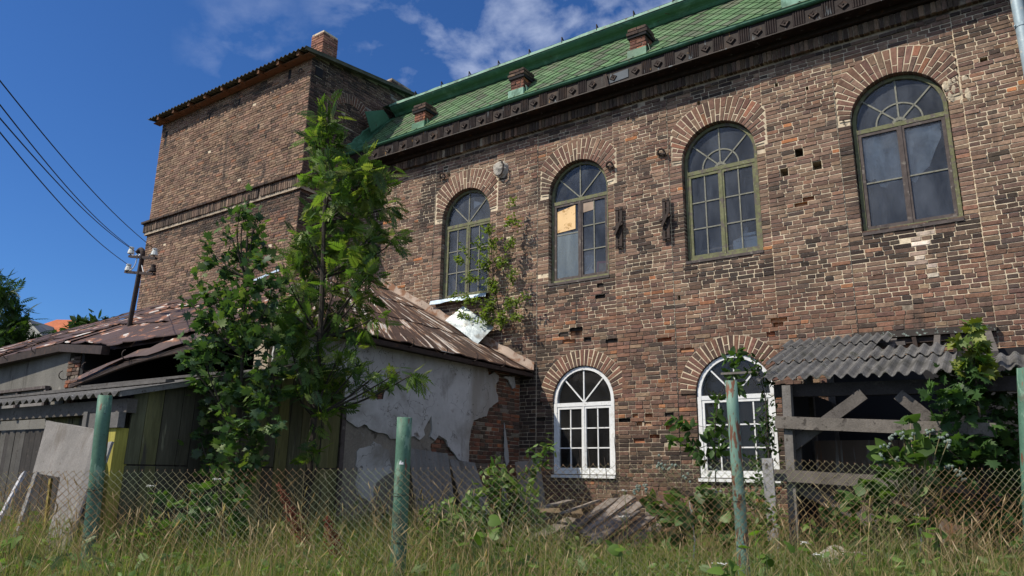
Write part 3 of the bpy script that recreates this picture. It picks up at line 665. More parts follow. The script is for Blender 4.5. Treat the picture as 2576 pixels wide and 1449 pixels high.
for i in range(n+1):
    v = SLN*i/n; V += [rp(-5.99, v, .22+.02*math.sin(i*2.3)), rp(-5.955, v, .20+.02*math.sin(i*2.3)), rp(-5.95, v, .03), rp(-5.78, v, .024)]
m.add(V, [(4*i+j, 4*i+j+1, 4*i+j+5, 4*i+j+4) for i in range(n) for j in range(3)]); obj('wall_flashing', m, 'patina', rf)
m = MB()
V = []; prof = [(-.36+.055*math.cos(t), 8.645+.055*math.sin(t)) for t in np.linspace(PI, 2*PI, 8)]
sweep(m, [(-.425, 8.655)]+prof+[(-.30, 8.66), (-.22, 8.685), (-.17, 8.735), (-.18, 8.745), (-.34, 8.68)], -6.1, 9, wob=.004, seg=.6)
gut = obj('gutter', m, 'patina', factory)
m = MB(); sweep(m, [(-.345, 8.62), (-.35, 8.31), (-.40, 8.295), (-.405, 8.272), (-.385, 8.268), (-.16, 8.285), (-.16, 8.62)], -6.1, 9, close=True, wob=.003, seg=.6)
fa = obj('fascia', m, 'fascia', factory)
x = -5.45; i = 0
while x < 6.0:
    m = MB(); r = .082; cz = 8.435+random.uniform(-.006, .006); th = random.uniform(-.2, .2)
    c = [LW(x+r*math.cos(PI/2*k+th), -.352, cz+r*.92*math.sin(PI/2*k+th)) for k in range(4)]; c2 = [LW(x+r*.8*math.cos(PI/2*k+th), -.378, cz+r*.75*math.sin(PI/2*k+th)) for k in range(4)]
    m.add(c+c2+[LW(x, -.362, cz)], [(k, (k+1) % 4, 4+(k+1) % 4, 4+k) for k in range(4)]+[(4+k, 4+(k+1) % 4, 8) for k in range(4)])
    m.ball(LW(x, -.37, cz), .018, n=6, m=4)
    if not .93 < x < 1.0 or True: obj('diamond_boss', m, 'darkiron', fa)
    x += .422
m = MB(); x = -5.24
while x < 6.2:
    if not 0.55 < x < 1.35:
        m = MB(); V = []
        for k in range(31):
            h = .011*abs(math.sin(k*PI/6)); a = x-.09+k*.006; V += [LW(a, -.352-h, 8.33), LW(a, -.352-h, 8.58)]
        m.add(V, [(2*k, 2*k+2, 2*k+3, 2*k+1) for k in range(30)]); obj('fluted_panel', m, 'fascia', fa)
    x += .422
m = MB(); m.poly([LW(x, -.362, z) for x, z in ((.78, 8.34), (1.17, 8.36), (1.17, 8.52), (.82, 8.50))], -UY, .006); obj('bare_patch', m, 'slate', fa)
m = MB()
for k in range(3): m.tube([LW(.70+.02*k, -.37, 8.54), LW(.78+.02*k, -.43, 8.25)], .011, 5)
obj('loose_strip', m, 'darkiron', fa)

def brickbox(mb, x0, x1, y0, y1, z0, z1, pal, seed, ch=CH, mi=0, core=1, depth=.0):
    for kind, ox, oy, L in (('front', x0, y0, x1-x0), ('right', x1, y0, y1-y0), ('left', x0, y1, y1-y0), ('back', x1, y1, x1-x0)):
        lay(mb, FR(ox, oy, kind), 0, L, z0, z1, lambda a, z: pal, seed=seed, miss=0., ch=ch, back=.03)
    mb.lbox(x0+.012, x1-.012, y0+.012, y1-.012, z0-.05, z1-.01, mi=core)
for ci, cx in enumerate((-4.07, -1.46, 1.19, 3.92, 6.6)):
    m = MB(); brickbox(m, cx-.155, cx+.155, .02, .35, 8.75, 9.39, [((.19, .085, .06), 4), ((.12, .06, .048), 3), ((.28, .11, .06), 1)], 40+ci)
    ch_ = obj('chimney_stub', m, ['brick', 'mortar_old'], factory)
    m = MB(); brickbox(m, cx-.20, cx+.20, -.025, .395, 9.39, 9.475, PAL_DARK, 50+ci); brickbox(m, cx-.18, cx+.18, -.005, .375, 9.475, 9.55, PAL_DARK, 60+ci)
    obj('cap', m, ['brick', 'dark'], ch_)
    m = MB()
    m.lbox(cx-.19, cx+.18, -.02, .40, 8.85, 9.09); m.add([LW(cx-.215, -.06, 8.80), LW(cx+.205, -.06, 8.80), LW(cx+.205, -.02, 8.94), LW(cx-.215, -.02, 8.94)], [(0, 1, 2, 3)])
    m.add([LW(cx-.25, -.14, 8.74), LW(cx+.235, -.14, 8.74), LW(cx+.21, -.055, 8.84), LW(cx-.22, -.055, 8.84)], [(0, 1, 2, 3)])
    m.poly([LW(cx+.19, -.05, 8.84), LW(cx+.19, .3, 9.1), LW(cx+.195, .05, 9.16), LW(cx+.26, .0, 8.95)], UX, .006)
    obj('flashing', m, 'rim' if ci % 2 else 'patina', ch_)

# downpipe and brackets
dp = MB(); zs = np.linspace(.7, 8.3, 24)
dp.tube([LW(6.745+.004*math.sin(z*3), -.16, z) for z in zs], .075, 16)
d = obj('downpipe', dp, 'pipe', factory, smooth=True)
for z in (7.42, 5.2, 3.0):
    m = MB(); m.tube([LW(6.745, -.16, z-.02), LW(6.745, -.16, z+.025)], .082, 14); m.beam(LW(6.745, -.1, z), LW(6.745, .05, z), .03, .03); m.ball(LW(6.67, -.21, z), .015, n=6, m=4)
    obj('pipe_bracket', m, 'pipe', d)
# wall anchors: twin flat bars with a cross wedge
for x, zc in ((.765, 5.74), (1.63, 5.73)):
    m = MB()
    for dx in (-.038, .038): m.beam(LW(x+dx, -.05, zc-.37), LW(x+dx+.02, -.05, zc+.37), .022, .05, UX)
    for z in (zc-.33, zc+.33): m.beam(LW(x-.05, -.055, z), LW(x+.07, -.055, z), .03, .02, UZ)
    m.beam(LW(x-.09, -.085, zc-.02), LW(x+.10, -.085, zc+.05), .05, .04, UZ); m.beam(LW(x-.05, -.1, zc-.13), LW(x+.07, -.10, zc+.10), .045, .03, UY)
    obj('iron_anchor', m, 'darkiron', factory)
for x, z in ((-3.27, 7.61), (.62, 6.93), (1.60, 6.93)):
    m = MB(); m.tube([LW(x+.06*math.cos(t), -.06-.03*math.sin(t), z+.06*math.sin(t)) for t in np.linspace(-1.2, 3.6, 9)], .018, 6); m.beam(LW(x-.08, -.03, z), LW(x+.08, -.06, z-.03), .03, .03)
    obj('iron_bracket', m, 'darkiron', factory)
m = MB(); m.ball(LW(-1.76, -.03, 7.42), .17, jit=.14, sq=(1.0, .5, 1.), n=12, m=8); obj('mortar_lump', m, 'rubble', factory)
m = MB(); m.tube([LW(-1.76+.1*math.cos(t), -.12, 7.42+.16*math.sin(t)) for t in np.linspace(-1.6, 1.6, 9)], .014, 6); obj('iron_ring', m, 'darkiron', factory)
m = MB()
m.beam(LW(4.30, -.055, 3.50), LW(5.97, -.055, 3.47), .09, .085); led = obj('ledger_beam', m, 'lichen', factory)
# render patch on the fourth arch
m = MB()
for k in range(14):
    x = 5.93+random.uniform(-.12, .16); z = 6.98-random.uniform(0, .35); m.ball(fac_fr.p(x, .03, z), random.uniform(.05, .10), n=9, m=6, jit=.12, sq=(1, .22, .9))
obj('render_patch', m, 'mortar', factory)

# ------------------------------------------------------------------ tower
tower = thing('brick_tower', 'square brick tower with a corrugated lean-to roof and one chimney, left of the green roof', 'tower', LW(-9, 1, .7))
T = MB()
tf = FR(-12.0, -1.5, 'front'); ts = FR(-6.0, -1.5, 'right')
def palt(a, z):
    n = mnoise.noise(Vector((a*.5, z*.6, 17.)))
    if z > 10.25 or 7.1 < z < 7.8: return PAL_DARK if n > -.2 else PAL_TOWER  # darker top courses paint in the shadow cast by the eave
    if z < 7.1 and n > .25: return PAL_LOW
    return PAL_TOWER
holes_t = [(5.25, 10.40, .09, .12), (.25, 10.12, .10, .2), (4.28, 9.36, .07, .07), (2.2, 10.2, .06, .09), (3.4, 10.25, .06, .09), (1.1, 6.5, .06, .06), (4.6, 9.0, .05, .05)]
def ext(z): return [(x-w/2, x+w/2) for x, zc, w, h in holes_t if abs(z-zc) < h]
lay(T, tf, 0, 6.0, 4.6, 7.50, palt, seed=21, ch=.062); lay(T, tf, 0, 6.0, 7.80, 10.68, palt, ext, ch=.062, seed=22, top=lambda a: 10.64)
tt = lambda a: 10.64+.139*a
pald = lambda a, z: PAL_DARK if mnoise.noise(Vector((a*.8, z*.8, 5.))) > -.15 else [((.13, .09, .07), 2), ((.09, .06, .05), 2), ((.2, .19, .18), .25)]  # darker palette paints the shade of the tower's unlit right face
ac, az_, ari, aro = 1.25, 9.35, .60, .86
def exs(z):
    r = [(.12, .32)] if 10.2 < z < 10.42 else []
    if az_ < z < az_+aro: w = math.sqrt(aro**2-(z-az_)**2); r.append((ac-w, ac+w))
    return r
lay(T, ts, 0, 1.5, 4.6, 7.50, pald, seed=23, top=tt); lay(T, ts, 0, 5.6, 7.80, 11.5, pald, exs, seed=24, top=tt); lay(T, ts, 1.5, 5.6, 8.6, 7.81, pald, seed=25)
# inside the relieving arch
def exin(z):
    if az_ < z < az_+ari: w = math.sqrt(ari**2-(z-az_)**2); return [(-9, ac-w), (ac+w, 9)]
    return [(-9, 9)]
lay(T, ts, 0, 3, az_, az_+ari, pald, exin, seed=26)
def frl(L, kind, x, y): return FR(x, y, kind)
lay(T, FR(-12.0, 4.1, 'left'), 0, 5.6, 4.6, 10.6, lambda a, z: PAL_TOWER, seed=27)
T.add([tf.p(0, .012, .3), tf.p(6, .012, .3), tf.p(6, .012, 10.66), tf.p(0, .012, 10.66)], [(0, 1, 2, 3)], mi=1)
T.add([ts.p(0, .012, .3), ts.p(5.6, .012, .3), ts.p(5.6, .012, 11.42), ts.p(0, .012, 10.66)], [(0, 1, 2, 3)], mi=2)
T.add([LW(-11.988, -1.49, .3), LW(-11.988, 4.1, .3), LW(-11.988, 4.1, 11.4), LW(-11.988, -1.49, 10.66)], [(3, 2, 1, 0)], mi=1)
T.add([LW(-12, 4.1, .3), LW(-6, 4.1, .3), LW(-6, 4.1, 11.42), LW(-12, 4.1, 11.42)], [(0, 1, 2, 3)], mi=2)
# corbelled band
for k, (z0, z1, pr) in enumerate(((7.42, 7.497, .04), (7.72, 7.797, .13))):
    lay(T, FR(-12.0-pr, -1.5-pr, 'front'), 0, 6+2*pr, z0, z1+.01, lambda a, z: PAL_DARK, seed=30+k, back=.1, miss=.02)
    lay(T, FR(-6.0+pr, -1.5-pr, 'right'), 0, 2.0, z0, z1+.01, lambda a, z: PAL_DARK, seed=34+k, back=.1)
soldier(T, FR(-12.08, -1.58, 'front'), 0, 6.16, 7.50, 7.715, 0, [((.13, .095, .075), 3), ((.2, .15, .12), 1.6), ((.07, .055, .045), 2)], back=.1)
soldier(T, FR(-5.92, -1.58, 'right'), 0, 1.6, 7.50, 7.715, 0, PAL_DARK, back=.1)
T.lbox(-12.05, -5.95, -1.55, -1.45, 7.43, 7.79, mi=2); T.lbox(-6.05, -5.95, -1.55, .2, 7.43, 7.79, mi=2)
for x, zc, w, h in holes_t: T.lbox(-12+x-w/2, -12+x+w/2, -1.497, -1.484, zc-h, zc+h, mi=3)  # flat dark slabs paint the shade inside the holes
T.lbox(-6.02, -5.986, -1.38, -1.18, 10.2, 10.42, mi=3)
tw = obj('wall', T, ['brick', 'mortar', 'mortar_old', 'dark'], tower)
arch('relieving_arch', ac, az_, ari, aro, 2, -.012, .06, [((.10, .065, .05), 3), ((.14, .075, .05), 2)], tower, fr=ts, t0=10, t1=170)
def corr(mb, P, u0, u1, v0, v1, pitch, amp, th=.007, per=8, vseg=1, sag=lambda u, v: 0., uvs=True, ragged=0.):
    """corrugated sheet: P(u,v,h) maps; waves across u"""
    n = int((u1-u0)/pitch*per); V = []; U = []
    rag = [random.uniform(-ragged, ragged) for _ in range(n+1)]
    for i in range(n+1):
        u = u0+(u1-u0)*i/n; h = amp*math.sin(2*PI*u/pitch)
        for j in range(vseg+1):
            v = v0+(v1-v0)*j/vseg; vv = v+(rag[i] if j in (0,) else 0)
            V += [P(u, vv, h+sag(u, v)+th), P(u, vv, h+sag(u, v))]
    k = 2*(vseg+1); Fs = []
    for i in range(n):
        a, b = i*k, (i+1)*k
        for j in range(vseg):
            Fs += [(a+2*j, b+2*j, b+2*j+2, a+2*j+2), (a+2*j+1, a+2*j+3, b+2*j+3, b+2*j+1)]
        Fs += [(a, a+1, b+1, b), (a+2*vseg, b+2*vseg, b+2*vseg+1, a+2*vseg+1)]
    Fs += [tuple([2*j for j in range(vseg+1)]+[2*j+1 for j in range(vseg, -1, -1)]), tuple([n*k+2*j+1 for j in range(vseg+1)]+[n*k+2*j for j in range(vseg, -1, -1)])]
    mb.add(V, Fs, uv=None)
m = MB(); sl = .139
corr(m, lambda u, v, h: LW(u, -1.86+v, 10.60+sl*v+h), -12.15, -5.80, 0, 6.2, .145, .026, vseg=2)
tr = obj('roof', m, 'mossroof', tower)
for k in range(9):
    x = -11.7+.70*k; m = MB(); m.beam(LW(x, -1.82, 10.55), LW(x, 0, 10.55+sl*1.82), .08, .09); obj('rafter_end', m, 'warmwood', tr)
m = MB(); m.lbox(-12.1, -5.86, -1.52, -1.70, 10.54, 10.565); obj('soffit', m, 'warmwood', tr)
m = MB(); m.beam(LW(-5.82, -1.84, 10.585), LW(-5.82, 4.2, 10.585+sl*6.04), .03, .09); obj('verge_board', m, 'mossroof', tr)
m = MB(); brickbox(m, -6.50, -6.08, -1.18, -.74, 10.65, 11.50, [((.21, .105, .08), 4), ((.15, .08, .065), 2), ((.3, .15, .1), 1)], 71); obj('chimney', m, ['brick', 'mortar'], tower)
m = MB(); brickbox(m, -6.55, -6.15, 1.15, 1.9, 10.9, 11.42, PAL_DARK, 72); obj('chimney', m, ['brick', 'mortar_old'], tower, label='low dark chimney stub behind the roof edge')
for (x, y) in ((-6.28, -1.53), (-11.72, -1.53)):
    m = MB(); m.tube([LW(x+.05*math.cos(t), y-.04, 10.3+.05*math.sin(t)) for t in np.linspace(0, 4.2, 9)], .016, 6); obj('wall_hook', m, 'darkiron', tower)
# ------------------------------------------------------------------ plastered annex with the rusty roof
annex = thing('plastered_annex', 'low derelict annex with crumbling grey plaster and a rusty brown sheet roof', 'outbuilding', LW(-4, -3, .6))
XA = -1.27
wf = FR(XA, -5.4, 'right')                 # a = y+5.4
m = MB()
PB = [((.11, .06, .045), 3), ((.16, .075, .05), 3), ((.075, .055, .045), 3), ((.26, .10, .05), .8), ((.16, .14, .12), 1)]
lay(m, wf, 1.6, 5.39, .5, 3.42, lambda a, z: PB, depth=lambda a, z: random.uniform(0, .012), seed=81, miss=.015)
m.add([wf.p(0, .016, .4), wf.p(5.4, .016, .4), wf.p(5.4, .016, 3.43), wf.p(0, .016, 3.43)], [(0, 1, 2, 3)], mi=1)
m.lbox(XA-.30, XA-.017, -5.4, -.0, .4, 3.4, mi=1)
obj('wall', m, ['brick', 'mortar_old'], annex)
def jag(pts, amp=.02, step=.05, seed=1):
    R = random.Random(seed); o = []
    for p, q in zip(pts, pts[1:]+pts[:1]):
        L = math.dist(p, q); n = max(1, int(L/step))
        for i in range(n):
            t = i/n; k = 0 if i == 0 else 1; o.append((p[0]+(q[0]-p[0])*t+R.uniform(-amp, amp)*k, p[1]+(q[1]-p[1])*t+R.uniform(-amp, amp)*k))
    return o
def wallsheet(name, pts, off, th, mat, parent):
    mm = MB(); mm.poly([LW(XA+off, y, z) for y, z in pts], UX, th); return obj(name, mm, mat, parent)
fin = [(-5.38, 2.86), (-4.23, 2.86), (-4.20, 2.29), (-4.09, 2.23), (-3.92, 2.17), (-3.81, 2.22), (-3.66, 2.15), (-3.53, 2.12), (-3.35, 2.10), (-3.3, 2.05), (-3.14, 2.05), (-2.95, 2.09), (-2.79, 2.11), (-2.68, 2.06), (-2.57, 2.14), (-2.60, 2.21), (-2.52, 2.33), (-2.44, 2.43), (-2.41, 2.22), (-2.44, 2.12), (-2.33, 2.07), (-2.25, 2.15), (-2.06, 2.08), (-2.02, 1.99), (-1.89, 1.91), (-1.75, 1.80), (-1.50, 1.75), (-1.5, 2.09), (-1.47, 2.27), (-1.4, 2.43), (-1.05, 2.52), (-.98, 2.66), (-.73, 2.79), (-.75, 2.9), (-.85, 3.04), (-.74, 3.14), (-.73, 3.23), (-.86, 3.28), (-1.02, 3.2), (-1.08, 3.34), (-1.15, 3.41), (-5.38, 3.41)]
wallsheet('plaster', jag(fin, .010, .05, 3), .042, .026, 'plaster', annex)
und = [(-4.25, .45), (-4.25, 2.5), (-3.4, 2.3), (-3.0, 2.5), (-2.1, 2.5), (-2.02, 1.99), (-2.12, 2.1), (-2.25, 2.12), (-2.40, 2.02), (-2.38, 1.90), (-2.0, 1.86), (-1.66, 1.86), (-1.56, 1.55), (-1.6, .45)]
wallsheet('undercoat', jag(und, .014, .06, 4), .016, .012, 'undercoat', annex)
wallsheet('plaster_fragment', jag([(-.60, 3.22), (-.24, 3.28), (-.22, 3.08), (-.3, 3.05), (-.42, 3.18)], .012, .05, 5), .042, .026, 'plaster', annex)
wallsheet('plaster_fragment', jag([(-.52, 2.45), (-.42, 2.1), (-.36, 1.8), (-.44, 1.7), (-.5, 1.9)], .008, .05, 6), .03, .014, 'plaster', annex)
wallsheet('plaster_fragment', jag([(-3.9, 1.85), (-3.6, 2.0), (-3.3, 1.9), (-3.2, 1.6), (-3.5, 1.45), (-3.6, 1.2), (-3.85, 1.3)], .03, .07, 8), .026, .010, 'plaster', annex)
mm = MB(); mm.poly([LW(XA+.046, y, z) for y, z in jag([(-3.67, 2.57), (-3.60, 2.74), (-3.46, 2.70), (-3.49, 2.58)], .02, .04, 9)], UX, .002); obj('exposed_patch', mm, 'darkiron', annex)
mm = MB()
for k in range(5): z = 2.58+k*.035; mm.lbox(XA+.044, XA+.052, -3.60+.01*random.random(), -3.52, z, z+.024, (.16, .07, .05))
obj('exposed_bricks', mm, 'brick', annex)
# facade of the annex towards the road (left part still stuccoed)
mm = MB(); mm.lbox(-20, -7.22, -5.0, -4.7, .5, 3.62)
obj('stucco_wall', mm, 'stucco', annex)
mm = MB(); lay(mm, FR(-7.22, -5.02, 'front'), 0, .42, 1.9, 3.45, lambda a, z: PB, seed=84, miss=.12, back=.3); mm.lbox(-7.21, -6.85, -4.98, -4.7, 1.8, 3.4, mi=1); obj('broken_pier', mm, ['brick', 'mortar_old'], annex)
mm = MB(); mm.lbox(-20.2, -6.3, -1.75, -1.6, .5, 4.7); mm.lbox(-6.3, -1.6, -1.75, -1.6, .5, 3.3); mm.lbox(-6.8, -6.7, -5, -1.7, .5, 3.6); mm.lbox(-6.8, -1.6, -5.2, -1.7, 2.2, 2.25); obj('inner_wall', mm, 'dark', annex)
mm = MB()
mm.beam(LW(-11.2, -5.06, 2.93), LW(-7.72, -5.06, 2.93), .09, .05)
for x in (-11.1, -10.3, -9.6, -8.85, -7.75): mm.beam(LW(x, -5.06, 2.45), LW(x, -5.06, 2.91), .05, .08, UX)
wn = obj('window', mm, 'rawwood', annex); mm = MB(); mm.lbox(-11.1, -7.75, -5.025, -5.02, 2.45, 2.9); obj('boarding', mm, 'asblight', wn)

# roof: rows of overlapping painted sheets
def sheetgrid(mb, quad, nu, nv, gap=.006, lift=.022, bend=.02, mi=0, rib=.012, seed=1, uvs=1.):
    """quad corners (low-left, low-right, high-right, high-left) in local coordinates"""
    R = random.Random(seed); q = [np.array(c, float) for c in quad]
    def P(u, v): return (q[0]*(1-u)+q[1]*u)*(1-v)+(q[3]*(1-u)+q[2]*u)*v
    e1 = q[1]-q[0]; e2 = q[3]-q[0]; n = np.cross(e1, e2); n /= np.linalg.norm(n)
    if n[2] < 0: n = -n
    Lu, Lv = np.linalg.norm(q[1]-q[0]), np.linalg.norm(q[3]-q[0])
    for j in range(nv):
        off = R.uniform(-.3, .3)/nu if nv > 1 else 0
        for i in range(nu+1):
            u0, u1 = max(0, (i-.5+off)/nu if nv > 1 else i/nu), min(1, (i+.5+off)/nu if nv > 1 else (i+1)/nu)
            if u1-u0 < .01: continue
            sd_ = seed+R.uniform(0, 60)
            v0, v1 = j/nv, (j+1)/nv+.03
            N = 4; V = []; U = []
            lf = [R.uniform(0, lift), R.uniform(0, lift)]; bx = R.uniform(-bend, bend)
            for a in range(N+1):
                for b in range(N+1):
                    s, t = a/N, b/N; u = u0+(u1-u0)*s; v = v0+(v1-v0)*t
                    h = (1-t)*(.012+lf[0]*(1-s)+lf[1]*s)+bx*math.sin(PI*s)*math.sin(PI*t)+.004*mnoise.noise(Vector((u*Lu*2, v*Lv*2, seed)))
                    if rib and (a == 0 or a == N): h += rib
                    p = P(u, v)+n*h; V.append(LW(*p)); U.append((u*Lu*uvs, v*Lv*uvs, sd_))
            mb.add(V, [(a*(N+1)+b, (a+1)*(N+1)+b, (a+1)*(N+1)+b+1, a*(N+1)+b+1) for a in range(N) for b in range(N)], mi=mi, uv=U)
            for a in range(N):             # turned-down front edge and standing seam
                p0, p1 = V[a*(N+1)], V[(a+1)*(N+1)]; d = UZ*.016; mb.add([p0, p1, p1-d, p0-d], [(0, 1, 2, 3)], mi=mi, uv=[U[a*(N+1)]]*4)
rm = MB()
sheetgrid(rm, [(-5.3, -5.35, 3.40), (-.98, -5.40, 3.38), (-4.85, -1.55, 5.52), (-5.3, -1.5, 5.52)], 5, 5, seed=2)
sheetgrid(rm, [(-7.35, -5.05, 3.66), (-5.3, -5.30, 3.42), (-5.3, -1.5, 5.52), (-7.35, -1.5, 5.56)], 3, 4, seed=3, lift=.05)
sheetgrid(rm, [(-10.0, -5.15, 3.56), (-7.35, -5.05, 3.68), (-7.35, -1.5, 5.55), (-10.0, -1.5, 5.52)], 4, 4, seed=5, lift=.03)
sheetgrid(rm, [(-21, -5.5, 3.22), (-10.0, -5.15, 3.58), (-10.0, -1.5, 5.52), (-21, -1.5, 5.02)], 14, 5, seed=6, lift=.03)
rm.add([LW(-21, -5.6, 3.1), LW(-7.3, -5.0, 3.62), LW(-5.3, -5.25, 3.36), (LW(-1.0, -5.38, 3.34)), LW(-4.85, -1.6, 5.45), LW(-21, -1.5, 4.95)], [(0, 1, 2, 3, 4, 5)], mi=0)
rfa = obj('roof', rm, 'rustroof', annex)
rm = MB()
sheetgrid(rm, [(-.98, -5.40, 3.38), (-.98, -.02, 3.36), (-4.8, -.02, 5.42), (-4.85, -1.5, 5.52)], 9, 3, seed=4, rib=.016, lift=.012)
rm.add([LW(-.99, -5.40, 3.35), LW(-.99, -.02, 3.33), LW(-4.8, -.02, 5.38), LW(-4.85, -1.5, 5.48)], [(0, 1, 2, 3)]); obj('side_slope', rm, 'peelroof', rfa)
rm = MB(); rm.add([LW(-6, -.02, 5.50), LW(-4.8, -.02, 5.45), LW(-4.85, -1.5, 5.53), LW(-6, -1.5, 5.55)], [(0, 1, 2, 3)]); obj('ridge_sheet', rm, 'rustroof', rfa)
m = MB(); V = []; n = 22
for i in range(n+1):
    t = i/n; x = -5.1+(4.15)*t; z = 5.58-(5.58-3.36)*t; w = .018*math.sin(i*2.7)
    V += [LW(x, -.05, z+.17+w), LW(x, -.065, z+.03), LW(x, -.20, z+.022+w*.5)]
m.add(V, [(3*i+j, 3*i+j+1, 3*i+j+4, 3*i+j+3) for i in range(n) for j in range(2)]); m.uv = [(v[0]*.3, v[2], 0) for v in m.v]
obj('abutment_flashing', m, 'flashrust', rfa) if 'flashrust' in MT else None
MT['flashrust'] = mk('rusty_pale_flashing', (.34, .27, .22), .7, [(4, .3)], [(5, .48, .60, (.20, .10, .055)), (11, .6, .68, (.10, .06, .045))], [(6, .01)])
obj('abutment_flashing', m, 'flashrust', rfa)
# hip cappings and sagging lower sheets
m = MB(); m.tube([LW(-.98, -5.41, 3.40), LW(-4.85, -1.53, 5.56), LW(-4.83, -.03, 5.47)], .035, 6); obj('hip_capping', m, 'rustroof', rfa)
m = MB()
for t, (zt, zb) in enumerate(((0, 0),)):
    up = [fac(330, 893, -5.32), fac(400, 868, -5.30), fac(470, 840, -5.30), (-2.9, -5.33, 3.42), (-1.9, -5.38, 3.41)]
    lo = [fac(172, 962, -5.62), fac(250, 930, -5.6), fac(330, 900, -5.58), fac(400, 882, -5.56), fac(472, 866, -5.52), (-2.4, -5.5, 3.27), (-1.2, -5.48, 3.31)]
upi = np.linspace(0, 1, 15); U_ = np.array(up); L_ = np.array(lo)
def interp(A, t): k = t*(len(A)-1); i = min(int(k), len(A)-2); return A[i]+(A[i+1]-A[i])*(k-i)
V = []; U = []
for i, t in enumerate(upi):
    for j in range(4):
        p = interp(U_, t)*(1-j/3)+interp(L_, t)*(j/3)+np.array([0, 0, .03*math.sin(i*1.3+j)+.012*random.random()]); V.append(LW(*p)); U.append((p[0], p[2]*2, 7))
m.add(V, [(4*i+j, 4*i+j+1, 4*i+j+5, 4*i+j+4) for i in range(14) for j in range(3)], uv=U)
V2 = [np.array(v)-UZ*.05+UY*.02 for v in V]; m.add(V2, [(4*i+j, 4*i+j+4, 4*i+j+5, 4*i+j+1) for i in range(14) for j in range(3)], uv=U)
obj('sagging_sheet', m, 'rustroof', rfa)
m = MB(); pr = None
for t in np.linspace(0, 1, 15):
    p = LW(*(interp(L_, t)+np.array([0, .05, -.05])))
    if pr is not None: m.beam(pr, p, .05, .06)
    pr = p
obj('gutter_board', m, 'darkiron', rfa)
m = MB()
for a, b in (((-21, -5.52, 3.14), (-10, -5.18, 3.48)), ((-10, -5.18, 3.48), (-7.35, -5.08, 3.58)), ((-7.35, -5.08, 3.58), (-5.35, -5.34, 3.34))): m.beam(LW(*a), LW(*b), .12, .13)
obj('eaves_board', m, 'darkiron', rfa)
m = MB(); m.beam(LW(-1.0, -5.4, 3.32), LW(-1.0, -.02, 3.30), .05, .06); m.lbox(-1.24, -1.02, -5.35, -.05, 3.31, 3.33); obj('eaves_board', m, 'darkiron', rfa)
for x, y, z, k in [(-.94, yy, 3.36, 0) for yy in (-3.3, -2.55, -1.8, -1.05)]+[(-9.2, -5.2, 3.55, 1), (-8.2, -5.16, 3.6, 1), (-5.3, -5.6, 3.02, 1), (-4.2, -5.6, 3.12, 1), (-6.1, -5.55, 2.95, 1)]:
    m = MB(); pts = []
    for t in np.linspace(-2.4, 1.2, 9):
        dx = .07*math.cos(t); pts.append(LW(x+(dx if k == 0 else 0), y-(0 if k == 0 else dx), z+.03+.07*math.sin(t)))
    m.tube(pts, .008, 5); obj('gutter_hook', m, 'darkiron', rfa)
m = MB(); V = []
for i, (px, py) in enumerate(((552, 742), (600, 728), (650, 707), (690, 690), (704, 683))):
    p = fac(px, py, -1.75); V += [LW(p[0], p[1], p[2]+.08), LW(p[0]+.02, p[1]-.05, p[2]-.01), LW(p[0]+.04, p[1]-.16, p[2]-.06)]
m.add(V, [(3*i+j, 3*i+j+1, 3*i+j+4, 3*i+j+3) for i in range(4) for j in range(2)]); obj('ridge_flashing', m, 'zincblue', rfa)
# bare galvanised patches by the mast
# ------------------------------------------------------------------ mast, insulators and wires
bp = fac(317, 858, -4.25); tp = fac(359, 640, -4.25)
mast = thing('service_mast', 'thin dark steel mast with two crossarms on the rusty roof', 'power mast', LW(*bp))
m = MB(); B, Tt = LW(*bp)-UZ*.2, LW(*tp); dr = (Tt-B)/np.linalg.norm(Tt-B)
hook = [Tt+UX*(.10*(math.cos(t)-1))+UZ*.11*math.sin(t) for t in np.linspace(0, 2.6, 7)]
m.tube([B, (B+Tt)/2, Tt]+hook[1:], .042, 10); obj('pole', m, 'darkiron', mast)
def armpt(a, b): return LW(*fac(a, b, -4.25))
ins = []
for (a, b) in (((326, 645), (393, 650)), ((316, 684), (388, 690))):
    m = MB(); m.beam(armpt(*a), armpt(*b), .05, .045); arm = obj('crossarm', m, 'darkiron', mast)
for px, py, mat in ((330, 632, 'porcelain'), (389, 636, 'porcelain'), (323, 675, 'porcelain'), (385, 677, 'darkiron')):
    c = armpt(px, py); m = MB(); m.tube([c-UZ*.10, c-UZ*.02], .01, 6, mi=1)
    m.tube([c-UZ*.05, c-UZ*.045, c+UZ*.02, c+UZ*.045, c+UZ*.05, c+UZ*.08], [.05, .062, .05, .032, .045, .042], 10)
    obj('insulator', m, [mat, 'darkiron'], mast); ins.append(c+UZ*.06)
m = MB()
def curl(p, q, sag, k=8, sw=.0):
    return [p+(q-p)*t-UZ*sag*math.sin(PI*t)+UX*sw*math.sin(2*PI*t) for t in np.linspace(0, 1, k)]
tip = hook[-1]
for i in range(4): m.tube(curl(tip, ins[i], .10+.05*i, 9, .05), .009, 5)
obj('jumper_cable', m, 'pcable', mast)
ends = [(0, 228), (0, 168), (0, 297), (0, 262)]
names = ['second highest of the four thin black wires crossing the sky', 'highest of the four thin black wires crossing the sky', 'lowest of the four thin black wires crossing the sky', 'third from the top of the four thin black wires crossing the sky']
for i, (s, e) in enumerate(zip([ins[0], ins[1], ins[2], tip], ends)):
    q = at(e[0], e[1], 5.0); d = q-s; q2 = s+d*1.25; m = MB()
    m.tube([s+(q2-s)*t-UZ*.16*math.sin(PI*t)*1.0+UZ*.0*random.uniform(-1, 1) for t in np.linspace(0, 1, 26)], .0055, 5, caps=False)
    tag(obj('overhead_wire', m, 'cable'), names[i], 'wire', 'wires running from the roof mast')
